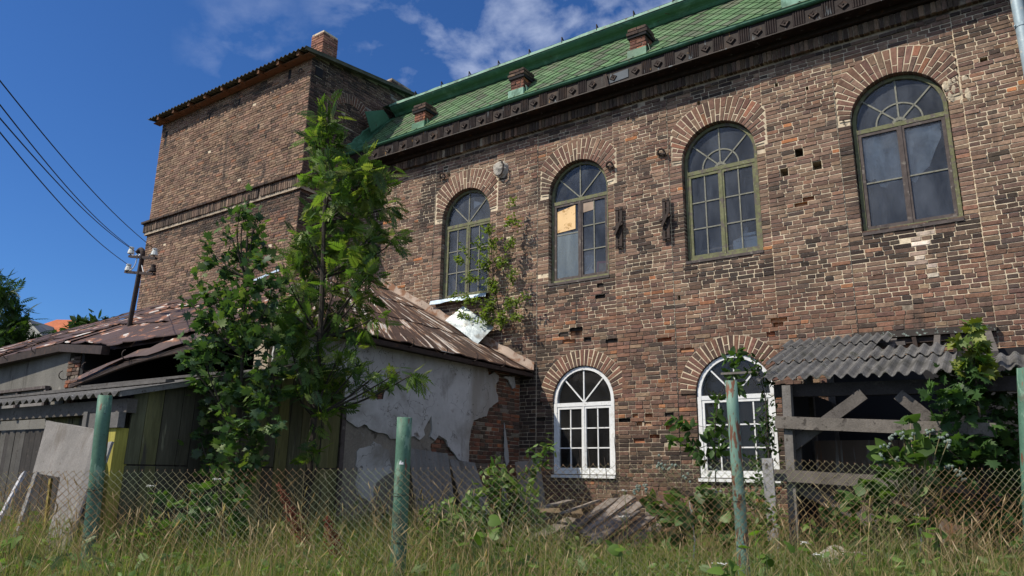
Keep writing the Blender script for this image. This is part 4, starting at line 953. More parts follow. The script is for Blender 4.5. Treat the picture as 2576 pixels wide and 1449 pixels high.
# bent sheets by the first upper window
def bentsheet(name, lab, cat, corners, mat, bow=.04, n=6):
    q = [np.array(LW(*c)) for c in corners]; nv = np.cross(q[1]-q[0], q[3]-q[0]); nv /= np.linalg.norm(nv); V = []
    for i in range(n+1):
        for j in range(n+1):
            s, t = i/n, j/n; p = (q[0]*(1-s)+q[1]*s)*(1-t)+(q[3]*(1-s)+q[2]*s)*t; V.append(p+nv*(bow*math.sin(PI*s)*(.4+.6*math.cos(t*2))+random.uniform(-.003, .003)))
    m = MB(); m.add(V, [(i*(n+1)+j, (i+1)*(n+1)+j, (i+1)*(n+1)+j+1, i*(n+1)+j+1) for i in range(n) for j in range(n)]); k = len(V)
    m.add([v-nv*.004 for v in V], [(i*(n+1)+j, i*(n+1)+j+1, (i+1)*(n+1)+j+1, (i+1)*(n+1)+j) for i in range(n) for j in range(n)])
    return tag(obj(name, m, mat), lab, cat)
a, b, c, d_ = fac(1120, 806, -.35), fac(1165, 770, -.12), fac(1243, 822, -.12), fac(1200, 866, -.42)
bentsheet('zinc_sheet', 'loose pale zinc sheet lying against the wall below the first upper window', 'metal sheet', [a, d_, c, b], 'zinc')

# ------------------------------------------------------------------ plank shed on the left
shed = thing('plank_shed', 'leaning plank shed with flaking olive paint before the grey annex', 'shed', LW(-3, -6.2, .55))
m = MB()
def boards(mb, P, a0, a1, zb, zt, wmean, cols, th=.022, lean=0., gap=.008, seed=1, prob=.0):
    R = random.Random(seed); a = a0
    while a < a1:
        w = wmean*R.uniform(.75, 1.25); e = min(a+w, a1); k = R.uniform(.75, 1.2); c = tuple(x*k for x in R.choice(cols)); d = R.uniform(0, .008)
        for (z0, z1) in (((zb(a), zt(a)),) if R.random() > prob else ((zb(a), 1.62), (1.635, zt(a)))):
            q = [(a+gap/2, z0), (e-gap/2, z0), (e-gap/2+lean, z1), (a+gap/2+lean, z1)]
            V = [P(x, d, z) for x, z in q]+[P(x, d-th, z) for x, z in q]
            mb.add(V, [(0, 1, 2, 3), (7, 6, 5, 4)]+[(i, i+4, (i+1) % 4+4, (i+1) % 4) for i in range(4)], c)
        a = e
OL = [(.125, .12, .05), (.11, .105, .055), (.10, .10, .06), (.135, .13, .06), (.075, .07, .05)]
side_top = lambda y: 2.36+.26*(y+7.2) if y < -5.3 else 2.86
boards(m, lambda a, d, z: LW(XA+.055+d, a, z), -7.02, -4.22, lambda a: .5, lambda a: side_top(a)-.03, .17, OL, seed=3, prob=.65, lean=.01)
obj('side_boards', m, 'board', shed)
m = MB(); m.lbox(XA+.05, XA+.085, -4.25, -4.18, .5, 2.4); m.lbox(XA-.03, XA+.02, -7.0, -4.25, 1.55, 1.66); m.lbox(XA-.03, XA+.02, -7.0, -5.4, 2.2, 2.3); obj('batten', m, 'rawwood', shed)
m = MB()
GR = [(.05, .047, .045), (.065, .062, .058), (.042, .038, .036), (.08, .076, .07)]
boards(m, lambda a, d, z: LW(a, -6.98-d, z), -7.2, -1.75, lambda a: .5, lambda a: 2.02, .14, GR, seed=5)
obj('front_boards', m, 'greywood', shed)
m = MB(); boards(m, lambda a, d, z: LW(a, -6.94-d, z), -3.2, -1.4, lambda a: 1.9, lambda a: 2.24, .14, OL, seed=8); obj('upper_boards', m, 'board', shed)
m = MB(); m.lbox(XA-.10, XA+.05, -7.14, -6.99, .5, 1.98, (.30, .27, .06)); obj('corner_post', m, 'board', shed, label='yellow painted corner post')
m = MB(); m.lbox(-7.3, XA+.10, -7.09, -6.99, 2.13, 2.27, (.1, .09, .08)); m.beam(LW(XA-.5, -7.13, 1.83), LW(XA-.5, -7.13, 2.15), .12, .08, UX, col=(.12, .115, .11)); m.lbox(XA-.55, XA+.12, -7.17, -7.10, 1.98, 2.13, (.12, .115, .11)); obj('wall_plate', m, 'greywood', shed)
m = MB()
corr(m, lambda u, v, h: LW(u, -7.22+v, 2.30+.25*v+h), -7.6, XA+.17, 0, 2.18, .165, .024, vseg=1)
shroof = obj('roof', m, 'asb', shed)
m = MB()
m.beam(LW(-7.6, -6.3, 2.57), LW(-1.3, -6.6, 2.50), .10, .03, col=(.1, .095, .09)); m.beam(LW(-4.6, -5.9, 2.68), LW(-1.2, -6.05, 2.64), .13, .03, col=(.09, .085, .08)); m.beam(LW(XA+.14, -7.2, 2.30), LW(XA+.14, -5.1, 2.82), .05, .05, col=(.16, .155, .15))
obj('roof_batten', m, 'greywood', shroof)
# leaning fibre-cement sheet and loose boards
sheet_l = [(117, 1062, -7.22), (239, 1080, -7.22), (231, 1140, -7.28), (222, 1220, -7.34), (190, 1320, -7.5), (148, 1449, -7.6), (145, 1500, -7.65), (85, 1500, -7.66), (92, 1449, -7.6), (135, 1290, -7.46), (152, 1201, -7.33), (82, 1189, -7.32), (99, 1127, -7.27)]
m = MB(); P3 = [np.array(LW(*fac(x, y, yy))) for x, y, yy in sheet_l]
m.poly(P3, -UY, .02); ls = obj('fibre_cement_sheet', m, 'asblight')
tag(ls, 'broken pale fibre-cement sheet leaning on the shed left of the green post', 'sheet')
def lboard(a, b, w, lab, col, mat='greywood', ya=-7.3, yb=-7.6, th=.025):
    p, q = LW(*fac(*a, ya)), LW(*fac(*b, yb)); m = MB(); m.beam(p, q, w, th, up=-UY, col=col, jit=.002); return tag(obj('loose_board', m, mat), lab, 'board', 'loose boards leaning against the plank shed')
lboard((118, 1064), (242, 1086), .05, 'thin grey batten lying across the top of the broken pale sheet', (.22, .21, .20), ya=-7.2, yb=-7.2)
lboard((60, 1190), (-20, 1340), .09, 'whitish board leaning at the far left edge behind the wire fence', (.42, .42, .44))
lboard((92, 1190), (10, 1440), .08, 'grey board leaning just left of the broken pale sheet', (.20, .195, .19), ya=-7.35)
lboard((128, 1205), (100, 1440), .045, 'narrow yellowish board standing in the gap of the broken pale sheet', (.24, .19, .05), ya=-7.1, yb=-7.2)
lboard((280, 1112), (262, 1165), .06, 'short grey board behind the top of the left green post', (.25, .245, .24), ya=-7.2, yb=-7.25)
lboard((248, 1120), (225, 1300), .06, 'dark narrow board standing between the left green post and the pale sheet', (.06, .055, .05), ya=-7.15, yb=-7.4)

# three corrugated sheets leaning on the annex wall, one by the brickwork
def leansheet(name, lab, y0, y1, zt0, zt1, xt, xb, pitch, amp, mat, nw=0., seed=1, zb=.62, fan=.0):
    m = MB()
    def P(u, v, h):
        s = (u-y0)/(y1-y0); zt = zt0+(zt1-zt0)*s; z = zb+(zt-zb)*v; x = xb+(xt-xb)*v
        return LW(x+h, y0+(y1-y0)*s*(1+fan*(1-v))-fan*.0, z)
    corr(m, P, y0, y1, 0, 1, pitch, amp, vseg=4); return tag(obj(name, m, mat), lab, 'sheet', 'corrugated sheets leaning on the annex wall')
leansheet('corrugated_sheet', 'tallest grey corrugated sheet leaning on the plastered wall right of the middle post', -3.08, -2.22, 1.93, 1.88, -1.10, -.80, .125, .022, 'asb2' if 'asb2' in MT else 'asblight')
leansheet('corrugated_sheet', 'smaller sunlit corrugated sheet leaning on the bare brickwork', -2.16, -1.52, 1.80, 1.76, -1.10, -.62, .105, .020, 'asblight', fan=.12)
leansheet('corrugated_sheet', 'whitish flat-waved sheet leaning in the corner left of the first white window', -.98, -.25, 1.78, 1.84, -.72, -.5, .36, .022, 'asblight')
leansheet('corrugated_sheet', 'narrow grey strip of sheet standing beside the whitish sheet in the corner', -1.14, -1.04, 1.72, 1.76, -.86, -.75, .36, .01, 'asblight')

# ------------------------------------------------------------------ heap of planks below the first white window
PD = lambda X, Y: (1274.6+.2604*X, 1106.9+.2604*Y)
pl = [((1190, 545), (700, 900), .20, 'broad grey plank topmost at the right end of the plank heap'), ((1290, 610), (790, 950), .17, 'second plank from the top of the heap, lying parallel under the broad one'), ((1380, 740), (930, 1060), .17, 'weathered plank in the middle of the heap'),
      ((1470, 800), (1170, 1160), .26, 'widest plank low on the heap with a dark gap beside it'), ((1565, 900), (1390, 1160), .16, 'lowest right plank of the heap half sunk in grass'), ((1040, 570), (600, 870), .18, 'plank lying under the topmost one on the left'),
      ((870, 590), (560, 700), .15, 'short plank end poking out left of the heap'), ((620, 585), (360, 650), .13, 'thin plank lying by the wall under the white window'), ((440, 745), (60, 920), .16, 'dark plank at the far left of the heap'),
      ((640, 760), (180, 1010), .2, 'dark plank in the left half of the heap, deep in grass'), ((1480, 640), (1400, 700), .16, 'short stub plank beside the burdock leaves'), ((820, 760), (420, 1040), .18, 'plank lying lowest in the middle of the heap'), ((1240, 690), (820, 1010), .16, 'split plank between two wider ones on the heap')]
for i, (a, b, w, lab) in enumerate(pl):
    p, q = LW(*fac(*PD(*a), -1.05-.02*i)), LW(*fac(*PD(*b), -2.25-.03*i)); k = random.uniform(.7, 1.15)
    m = MB(); m.beam(p, q, w, .028, up=(UZ*.8-UY*.4+UX*random.uniform(-.2, .2)), col=(.19*k, .165*k, .145*k), jit=.003); tag(obj('old_plank', m, 'greywood'), lab, 'plank', 'heap of old planks below the white window')
p, q = LW(*fac(*PD(280, 675), -1.7)), LW(*fac(*PD(935, 695), -1.6)); m = MB(); m.beam(p, q, .09, .06, col=(.2, .15, .1), jit=.004); tag(obj('old_plank', m, 'greywood'), 'brownish squared timber lying level across the left of the heap', 'plank', 'heap of old planks below the white window')

# ------------------------------------------------------------------ open shelter on the right
sh = thing('open_shelter', 'open timber lean-to with a wavy fibre-cement roof against the right end of the brick wall', 'shelter', LW(5, -1.8, .6))
GW = (.10, .09, .082)
YF = -2.62
m = MB(); m.beam(LW(3.98, YF, .5), LW(4.03, YF, 2.58), .09, .09, UX, col=(.15, .14, .13), jit=.002); obj('post', m, 'greywood', sh)
m = MB(); m.beam(LW(7.6, YF, .5), LW(7.6, YF, 2.5), .10, .10, UX, col=GW); obj('post', m, 'greywood', sh)
for y in (-.1, -1.4):
    m = MB(); m.beam(LW(3.98, y, .5), LW(3.98, y, 3.0+.3*(y+1)), .09, .09, UX, col=GW); obj('post', m, 'greywood', sh)
m = MB(); m.beam(LW(3.86, YF+.14, 2.54), LW(7.9, YF+.14, 2.47), .10, .14, col=(.035, .03, .028), jit=.003); obj('beam', m, 'greywood', sh)  # near-black tint paints in the shade under the eave
m = MB(); m.beam(LW(3.90, YF-.07, 2.185), LW(5.9, YF-.07, 2.06), .05, .13, col=(.14, .125, .11), jit=.003); obj('rail', m, 'greywood', sh)
m = MB(); m.beam(LW(3.84, YF-.07, 1.63), LW(5.7, YF-.07, 1.54), .05, .12, col=(.115, .10, .088), jit=.003); obj('rail', m, 'greywood', sh)
for a, b, y in (((4.78, 2.46), (4.00, 1.92), .0), ((5.10, 2.44), (5.56, 1.98), .0), ((4.02, 1.52), (4.80, 1.17), .02), ((4.02, 1.55), (4.06, 2.15), .05)):
    m = MB(); m.beam(LW(a[0], YF+.06+y, a[1]), LW(b[0], YF+.06+y, b[1]), .04, .12, up=(UZ+UX*.3), col=GW, jit=.002); obj('brace', m, 'greywood', sh)
m = MB(); boards(m, lambda a, d, z: LW(a, -1.7-d, z), 4.05, 8.25, lambda a: .5, lambda a: 2.03, .9, [(.05, .04, .035)], seed=12); obj('back_sheet', m, 'rustback', sh)
m = MB(); m.lbox(4.0, 8.4, -.12, -.08, 2.0, 3.2); m.lbox(3.93, 3.97, -2.5, -.1, .5, 2.62); m.lbox(8.3, 8.4, -2.5, -.1, .5, 2.62); obj('sun_block_boards', m, 'dark', sh)  # added dark sheets that block the sun and keep the shelter black inside
PS = .33
def RP(y0): return lambda u, v, h: LW(u, y0+v, 2.655+PS*(y0+v+2.66)+h)
rows = [(3.72, 5.02, -2.70, 1.0, 0), (4.96, 5.62, -2.76, .92, .010), (5.58, 6.45, -2.70, .62, -.012), (6.40, 7.6, -2.66, .60, .004),
        (3.60, 4.72, -1.86, 1.05, .028), (4.66, 5.5, -1.93, .55, .036), (4.20, 4.86, -.98, .55, .055), (3.55, 4.3, -.92, .5, .045)]
for i, (x0, x1, y0, L, dz) in enumerate(rows):
    m = MB(); f = RP(y0); sk = random.uniform(-.02, .02); wv = [random.uniform(-.012, .012) for _ in range(40)]
    corr(m, lambda u, v, h: f(u+sk*v*.3, v, h+dz+.010*math.sin(u*2.1)+.006*mnoise.noise(Vector((u*3, v*2+i, 1.)))+.004*mnoise.noise(Vector((u*9, v*7, 2.)))), x0, x1, 0, L, .122, .0235, vseg=5, ragged=.016, th=.008)
    obj('roof_sheet', m, 'asb', sh)
m = MB(); m.lbox(4.55, 5.93, -.045, -.012, 3.36, 3.425)
for x in (5.08, 5.52): m.beam(LW(x, -.06, 3.0), LW(x-.03, -.06, 3.43), .07, .05, UX)
obj('wall_strut', m, 'darkiron', sh)
for x in (4.85, 5.35, 5.9):
    m = MB(); m.beam(LW(x-.02, -.2, 3.38), LW(x+.05, -1.6, 2.92), .07, .07, col=GW); obj('rafter', m, 'greywood', sh)
m = MB(); m.lbox(3.9, 7.9, -2.0, -1.93, 2.78, 2.84, (.1, .09, .085)); m.lbox(3.5, 5.0, -.62, -.55, 3.25, 3.30, (.1, .09, .085)); m.beam(LW(3.2, -2.3, 2.80), LW(3.72, -2.55, 2.76), .03, .025, col=(.13, .12, .11)); obj('purlin', m, 'greywood', sh)
m = MB(); m.beam(LW(3.84, -2.85, .55), LW(3.83, -2.85, 1.80), .11, .03, -UY, col=(.24, .235, .24), jit=.002)
tag(obj('fence_slat', m, 'greywood'), 'short grey upright board in front of the shelter post', 'board')
for X_, Y_, r in ((3.0, 7.1, .15), (3.22, 7.15, .10)):
    m = MB(); m.ball((X_, Y_, gz(X_, Y_)+.30), r, n=14, m=9, jit=.10, sq=(1.1, .8, .95)); tag(obj('concrete_lump', m, 'rubble'), 'larger pale lump of rubble in the grass under the shelter' if r > .12 else 'smaller pale lump of rubble right of the larger one', 'rubble')

# ------------------------------------------------------------------ wire fence with pipe posts
YFN = 6.2
fence = thing('wire_fence', 'rusty chain-link fence on thick green pipe posts in long grass', 'fence', (0, YFN, .5))
posts = [((265, 995), (217, 1449), .056, 'postgreen', 'green pipe post on the left leaning to the right'), ((1018, 1050), (1000, 1449), .064, 'postgreen', 'upright light green pipe post in the middle with a white mark'), ((1839, 958), (1868, 1380), .049, 'postpale', 'slender rust-speckled pale post before the second white window'), ((2576, 926), (2590, 1250), .055, 'postgreen', 'dark green post cut by the right edge')]
for (a, b, r, mt, lab) in posts:
    p, q = at(*a, YFN+.07), at(*b, YFN+.07); d = (q-p)/np.linalg.norm(q-p); q = p+d*((p[2]-.3)/-d[2])
    m = MB(); n = 20
    R2 = random.Random(int(r*1000)); V = []; N = 22
    for j in range(9):
        c = p+(q-p)*j/8
        for k in range(N):
            t = 2*PI*k/N; V.append(c+np.array([math.cos(t)*r, math.sin(t)*r, (R2.uniform(-.006, .004) if j == 0 else 0)]))
    for k in range(N): t = 2*PI*k/N; V.append(p+np.array([math.cos(t)*r*.9, math.sin(t)*r*.9, -.002]))
    for k in range(N): t = 2*PI*k/N; V.append(p+np.array([math.cos(t)*r*.9, math.sin(t)*r*.9, -.12]))
    Fs = [(j*N+k, (j+1)*N+k, (j+1)*N+(k+1) % N, j*N+(k+1) % N) for j in range(8) for k in range(N)]
    Fs += [(9*N+k, k, (k+1) % N, 9*N+(k+1) % N) for k in range(N)]+[(9*N+k, 9*N+(k+1) % N, 10*N+(k+1) % N, 10*N+k) for k in range(N)]+[tuple(10*N+k for k in range(N))]
    m.add(V, Fs); po = obj('post', m, mt, fence, smooth=True, label=lab)
    for zt in (1.42, 1.05, .72):
        m = MB(); c0 = p+d*((p[2]-zt)/-d[2]); m.tube([c0+np.array([math.cos(t)*(r+.004), math.sin(t)*(r+.004), .012*math.sin(t+zt*5)]) for t in np.linspace(0, 2*PI, 15)], .0022, 4, caps=False); m.tube([c0+np.array([.02, -(r+.004), 0]), c0+np.array([-.05, -(r+.02), .01])], .0022, 4)
        obj('wire_tie', m, 'darkiron', po)
    if 'mark' in lab:
        m = MB(); base = p+(q-p)*.0; zc = at(1010, 1166, YFN)[2]; c0 = p+d*((p[2]-zc)/-d[2])
        for (a0, a1, z0, z1) in ((-.30, .26, -.008, .006), (-.26, -.02, .006, .016), (.06, .24, .006, .012), (-.15, -.05, .016, .024)):
            V = []
            for t in np.linspace(a0, a1, 5):
                V += [c0+np.array([math.sin(t)*(r+.0015), -math.cos(t)*(r+.0015), z0]), c0+np.array([math.sin(t)*(r+.0015), -math.cos(t)*(r+.0015), z1])]
            m.add(V, [(2*i, 2*i+2, 2*i+3, 2*i+1) for i in range(4)])
        obj('paint_mark', m, 'white', po)
# woven mesh: zig-zag wires
tops = [(at(x, y, YFN)[0], at(x, y, YFN)[2]) for x, y in ((-150, 1200), (0, 1190), (300, 1186), (600, 1183), (1017, 1181), (1400, 1172), (1850, 1160), (2050, 1160), (2200, 1172), (2500, 1182), (2700, 1184))]
def ftop(x): return float(np.interp(x, [t[0] for t in tops], [t[1] for t in tops]))
MW = .0615; MH = .058; rr = .0019; V = []; Fc = []; Cc = []
def seg(p, q, c):
    b = len(V); d = q-p; d /= np.linalg.norm(d); s = np.cross(d, (0, 1, 0)); u = np.array((0, 1., 0))
    for e in (p, q):
        for t in (0, 2.094, 4.189): V.append(e+(s*math.cos(t)+u*math.sin(t))*rr); Cc.append(c)
    for k in range(3): Fc.append((b+k, b+(k+1) % 3, b+3+(k+1) % 3, b+3+k))
x = -5.2; i = 0
while x < 5.0:
    hue = random.random(); j = 0
    z = ftop(x)+random.uniform(-.004, .006); sgn = 1 if i % 2 == 0 else -1
    while z > gz(x, YFN)-.02:
        yb = YFN+.018*math.sin(x*1.9)+.012*math.sin(z*5+x)
        xa = x-sgn*MW/4*(1 if j % 2 == 0 else -1); xb = x+sgn*MW/4*(1 if j % 2 == 0 else -1)
        wob = lambda a, zz: .006*math.sin(a*3+zz*4)
        k = mnoise.noise(Vector((x*1.2, z*2, 1.))); rust = (.32, .19, .09); grn = (.33, .34, .19); w_ = min(1, max(0, .5+k*1.6)); c = tuple(rust[q]*(1-w_)+grn[q]*w_ for q in range(3))
        seg(np.array([xa, yb-.003, z+wob(x, z)]), np.array([xb, yb+.003, z-MH/2+wob(x, z-MH/2)]), c)
        z -= MH/2; j += 1
    if True:                               # twisted top barb
        tz = ftop(x)
        seg(np.array([x-sgn*MW/4, YFN, tz]), np.array([x-sgn*MW/4+random.uniform(-.004, .004), YFN+.004, tz+.012]), (.2, .13, .08))
    x += MW/2; i += 1
raw('mesh', V, Fc, np.array(Cc), None, [MT['ironwire']], None, fence)
# ------------------------------------------------------------------ leaves
def inst(name, tv, tf, pos, R, sc, cols, mat, parent=None, base=None, smooth=False):
    """one mesh of many leaves: template verts tv (n,3), faces tf (m,k) with equal k"""
    tv = np.array(tv, float); tf = np.array(tf); N = len(pos)
    V = np.einsum('nij,vj->nvi', R, tv)*np.asarray(sc)[:, None, None]+np.asarray(pos)[:, None, :]
    Fi = (tf[None]+(np.arange(N)*len(tv))[:, None, None]).reshape(-1, tf.shape[1])
    C = np.repeat(np.asarray(cols), len(tv), axis=0)
    return raw(name, V.reshape(-1, 3), Fi, C, None, [MT[mat]], None, parent, smooth, base)
def basis(tip, nrm):
    """rotation with local y=tip direction, z=normal"""
    t = tip/np.linalg.norm(tip, axis=1, keepdims=True); n = nrm-t*(nrm*t).sum(1, keepdims=True); n /= np.linalg.norm(n, axis=1, keepdims=True)
    x = np.cross(t, n); return np.stack([x, t, n], axis=2)
def fan(outline, c=(0, .35, .0), fold=.25, droop=.25):
    v = [(c[0], c[1], c[2])]+[(x, y, -abs(x)*fold*.5-droop*y*y*.5) for x, y in outline]; n = len(outline)
    return v, [(0, 1+i, 1+(i+1) % n) for i in range(n)]
MAPLE = fan([(0, 0), (.18, -.06), (.42, -.10), (.30, .10), (.62, .18), (.44, .28), (.68, .52), (.38, .46), (.26, .52), (.30, .76), (.12, .70), (0, 1.02), (-.12, .70), (-.30, .76), (-.26, .52), (-.38, .46), (-.68, .52), (-.44, .28), (-.62, .18), (-.30, .10), (-.42, -.10), (-.18, -.06)])
OVAL = fan([(0, 0), (.16, .15), (.24, .40), (.19, .68), (0, 1.0), (-.19, .68), (-.24, .40), (-.16, .15)], fold=.5)
HEART = fan([(0, .08), (.22, -.04), (.44, .12), (.46, .40), (.28, .74), (0, 1.), (-.28, .74), (-.46, .40), (-.44, .12), (-.22, -.04)], fold=.4, droop=.4)
def pinnate(pairs=6, ll=.30, lw=.058, rise=.22):
    v, f = [], []
    def leaflet(px, py, pz, ang, l, w, tilt):
        b = len(v); dx, dy = math.sin(ang), math.cos(ang); nx, ny = dy, -dx
        for s, t, h in ((0, 0, 0), (.30, .8, -.02), (.62, .75, -.06), (1, 0, -.17), (.62, -.75, -.06), (.30, -.8, -.02)):
            v.append((px+dx*l*s+nx*w*t, py+dy*l*s+ny*w*t, pz+h*l*1.6-abs(t)*w*.35*tilt))
        f.extend([(b, b+1, b+5), (b+1, b+2, b+5), (b+2, b+4, b+5), (b+2, b+3, b+4)])
    for i in range(pairs):
        y = .18+.70*i/pairs; z = -.20*y*y; l = ll*(.85+.3*math.sin(PI*(i+.7)/pairs))
        for s in (1, -1): leaflet(0, y, z, s*math.radians(58-i*4), l, lw, 1)
    leaflet(0, .86, -.18, 0, ll, lw, 1)
    b = len(v); v.extend([(-.008, 0, 0), (.008, 0, 0), (.005, .88, -.17), (-.005, .88, -.17)]); f.extend([(b, b+1, b+2), (b, b+2, b+3)])
    return v, f
ASH = pinnate()
def cloud(center, rad, n, clump=0.):
    p = rng.normal(size=(n, 3)); p /= np.linalg.norm(p, axis=1, keepdims=True); p *= rng.random((n, 1))**.45; return np.array(center)+p*np.array(rad)
def limb(mb, p, q, r0, r1, bend=.12, n=6):
    p, q = np.array(p), np.array(q); L = np.linalg.norm(q-p); k = rng.normal(size=3)*bend*L*.3; k[2] = -abs(k[2])*.6
    pts = [p+(q-p)*t+k*math.sin(PI*t) for t in np.linspace(0, 1, n)]; mb.tube(pts, list(np.linspace(r0, r1, n)), 5, caps=False, col=(.3, .25, .15)); return pts
def plant(name, label, cat, base, trunk, clumps, leaf, size, cols, mat='leaf', r=.03, per=60, group=None, twig=.10, up=.65, droop=.3, crown='foliage', trunkname='trunk', face=None, barkm='bark', sizevar=.25):
    """trunk: polyline of world points; clumps: (centre, radius, weight); limbs grow from the trunk to each clump, leaves sit on twigs in it"""
    t = thing(name, label, cat, base, group); m = MB(); tr = [np.array(p, float) for p in trunk]
    m.tube(tr, list(np.linspace(r, r*.3, len(tr))), 7)
    P, T = [], []
    for c, rad, w in clumps:
        c = np.array(c, float); rad = np.array(rad if hasattr(rad, '__len__') else (rad,)*3, float)
        cand = [q for q in tr if q[2] < c[2]-.05] or [tr[0]]; s = min(cand, key=lambda q: np.linalg.norm(q-c)+.0*q[2])
        lp = limb(m, s, c, r*.35, r*.12, .15)
        nt = max(2, int(per*w/7))
        for e in cloud(c, rad*.92, nt):
            st = lp[rng.integers(2, len(lp))]; k = limb(m, st, e, r*.10, r*.04, .2, 4)
            nl = 7
            for q in range(nl):
                f = 1-q/nl*.8; bp = np.array(k[-1])*f+np.array(k[0])*(1-f)+rng.normal(size=3)*twig*.5
                d = bp-tr[0]; d[2] = 0; out = (e-s); out = out/(np.linalg.norm(out)+1e-6)
                tip = out*.6+rng.normal(size=3)*.55; tip[2] -= droop; P.append(bp); T.append(tip)
    P, T = np.array(P), np.array(T); N = len(P)
    nr = rng.normal(size=(N, 3))*.42; nr[:, 2] += up
    if face is not None: nr += np.array(face)
    R = basis(T, nr); sc = size*(1+rng.uniform(-sizevar, sizevar, N)); cc = np.array(cols)[rng.integers(0, len(cols), N)]*rng.uniform(.72, 1.25, (N, 1))
    obj(trunkname, m, barkm, t); inst(crown, leaf[0], leaf[1], P, R, sc, cc, mat, t); return t
def cl(lst, Y, dy=.35):
    """clumps surveyed as (px, py, radius px, weight) at distance Y"""
    o = []
    for px, py, rp_, w in lst:
        yy = Y+random.uniform(-dy, dy); r = rp_/F*yy; o.append((at(px, py, yy), (r, r*1.1+.08, r*.9), w))
    return o
MG = [(.06, .115, .034), (.076, .14, .04), (.040, .082, .03), (.09, .15, .04), (.12, .17, .045), (.036, .075, .038)]
AG = [(.08, .142, .026), (.10, .172, .03), (.058, .11, .026), (.14, .205, .038), (.045, .09, .03), (.17, .21, .05)]
BG = [(.07, .13, .034), (.09, .155, .036), (.12, .19, .045), (.15, .20, .06)]
# ash
Ya = 8.55; trk = [at(770, 1480, Ya), at(772, 1250, Ya), at(790, 1050, Ya), at(805, 850, Ya), at(812, 700, Ya), at(815, 560, Ya), at(822, 420, Ya), at(826, 250, Ya)]
plant('ash_tree', 'tall young ash tree with feathery bright leaves reaching up to the tower corner', 'tree', (trk[0][0], Ya, gz(trk[0][0], Ya)), trk,
      cl([(825, 262, 22, .35), (820, 310, 42, .8), (805, 360, 42, .8), (850, 365, 28, .4), (830, 410, 45, .8), (800, 440, 38, .7), (880, 430, 50, .9), (940, 415, 42, .7), (975, 445, 35, .5), (850, 490, 55, 1.), (920, 490, 60, 1.), (985, 520, 48, .8), (800, 530, 45, .7), (880, 560, 55, .9), (770, 590, 38, .6), (960, 585, 45, .7), (1000, 600, 28, .3), (830, 620, 60, 1.), (780, 660, 50, .9), (900, 640, 50, .8), (930, 690, 45, .6), (850, 700, 60, .9), (760, 730, 48, .8), (900, 750, 42, .5), (830, 780, 60, 1.), (760, 800, 50, .8), (900, 810, 40, .6), (940, 800, 26, .25), (720, 830, 42, .5), (800, 860, 55, .8), (870, 870, 40, .5), (760, 900, 40, .5), (800, 960, 45, .45), (860, 960, 45, .6), (900, 925, 42, .55), (960, 930, 30, .35), (1005, 935, 24, .25), (1040, 940, 14, .12), (850, 1020, 30, .4), (810, 1050, 30, .3), (740, 980, 35, .4), (790, 1120, 28, .2), (745, 620, 28, .4), (720, 700, 36, .5), (715, 770, 36, .5), (905, 700, 34, .5), (930, 600, 36, .5), (860, 620, 40, .7), (820, 900, 40, .5), (750, 860, 44, .6), (780, 930, 40, .5), (840, 985, 34, .4)], Ya, .4),
      ASH, .205, AG, 'leaf_thin', r=.05, per=50, up=.42, droop=.5)
# maple
Ym = 7.75; trk = [at(590, 1500, Ym), at(592, 1300, Ym), at(600, 1100, Ym), at(610, 900, Ym), at(618, 700, Ym), at(626, 490, Ym)]
plant('maple_tree', 'young maple sapling cluster with dark lobed leaves in front of the plank shed', 'tree', (trk[0][0], Ym, gz(trk[0][0], Ym)), trk,
      cl([(626, 495, 14, .2), (605, 525, 24, .3), (645, 545, 24, .3), (575, 575, 28, .3), (640, 600, 34, .5), (515, 618, 16, .15), (600, 640, 38, .5), (655, 655, 34, .5), (530, 660, 28, .3), (575, 690, 36, .5), (495, 705, 16, .15), (630, 720, 45, .7), (520, 740, 36, .5), (580, 770, 48, .7), (660, 780, 42, .7), (500, 800, 40, .6), (550, 830, 48, .8), (620, 850, 52, .9), (690, 850, 42, .6), (510, 880, 42, .7), (580, 910, 52, .9), (650, 930, 50, .8), (700, 930, 32, .4), (520, 960, 42, .6), (590, 990, 52, .9), (660, 1010, 42, .6), (530, 1040, 38, .5), (600, 1070, 46, .8), (650, 1095, 32, .5), (540, 1110, 36, .5), (590, 1150, 42, .7), (640, 1165, 30, .4), (530, 1170, 28, .3), (480, 760, 24, .3), (475, 850, 26, .3), (690, 720, 34, .5), (690, 990, 30, .4), (490, 930, 30, .4), (500, 1090, 28, .4), (690, 1060, 28, .4), (560, 730, 30, .4), (600, 820, 44, .6), (640, 1000, 40, .6)], Ym, .35),
      MAPLE, .082, MG, r=.03, per=92, up=.7, droop=.3, sizevar=.4)
plant('maple_bush', 'low maple shoots with one yellow-green tip behind the wire mesh below the maple', 'shrub', (at(560, 1500, 7.2)[0], 7.2, gz(-2.8, 7.2)), [at(560, 1500, 7.2), at(560, 1300, 7.2), at(553, 1190, 7.2)],
      cl([(553, 1185, 16, .3), (520, 1225, 26, .4), (600, 1240, 30, .5), (480, 1270, 26, .4), (550, 1290, 34, .6), (620, 1300, 30, .5), (500, 1330, 34, .5), (580, 1350, 36, .6), (430, 1290, 20, .2), (390, 1250, 14, .12)], 7.2, .2), MAPLE, .10, [(.06, .12, .03), (.08, .15, .03), (.05, .10, .03)], r=.015, per=50, up=.8)
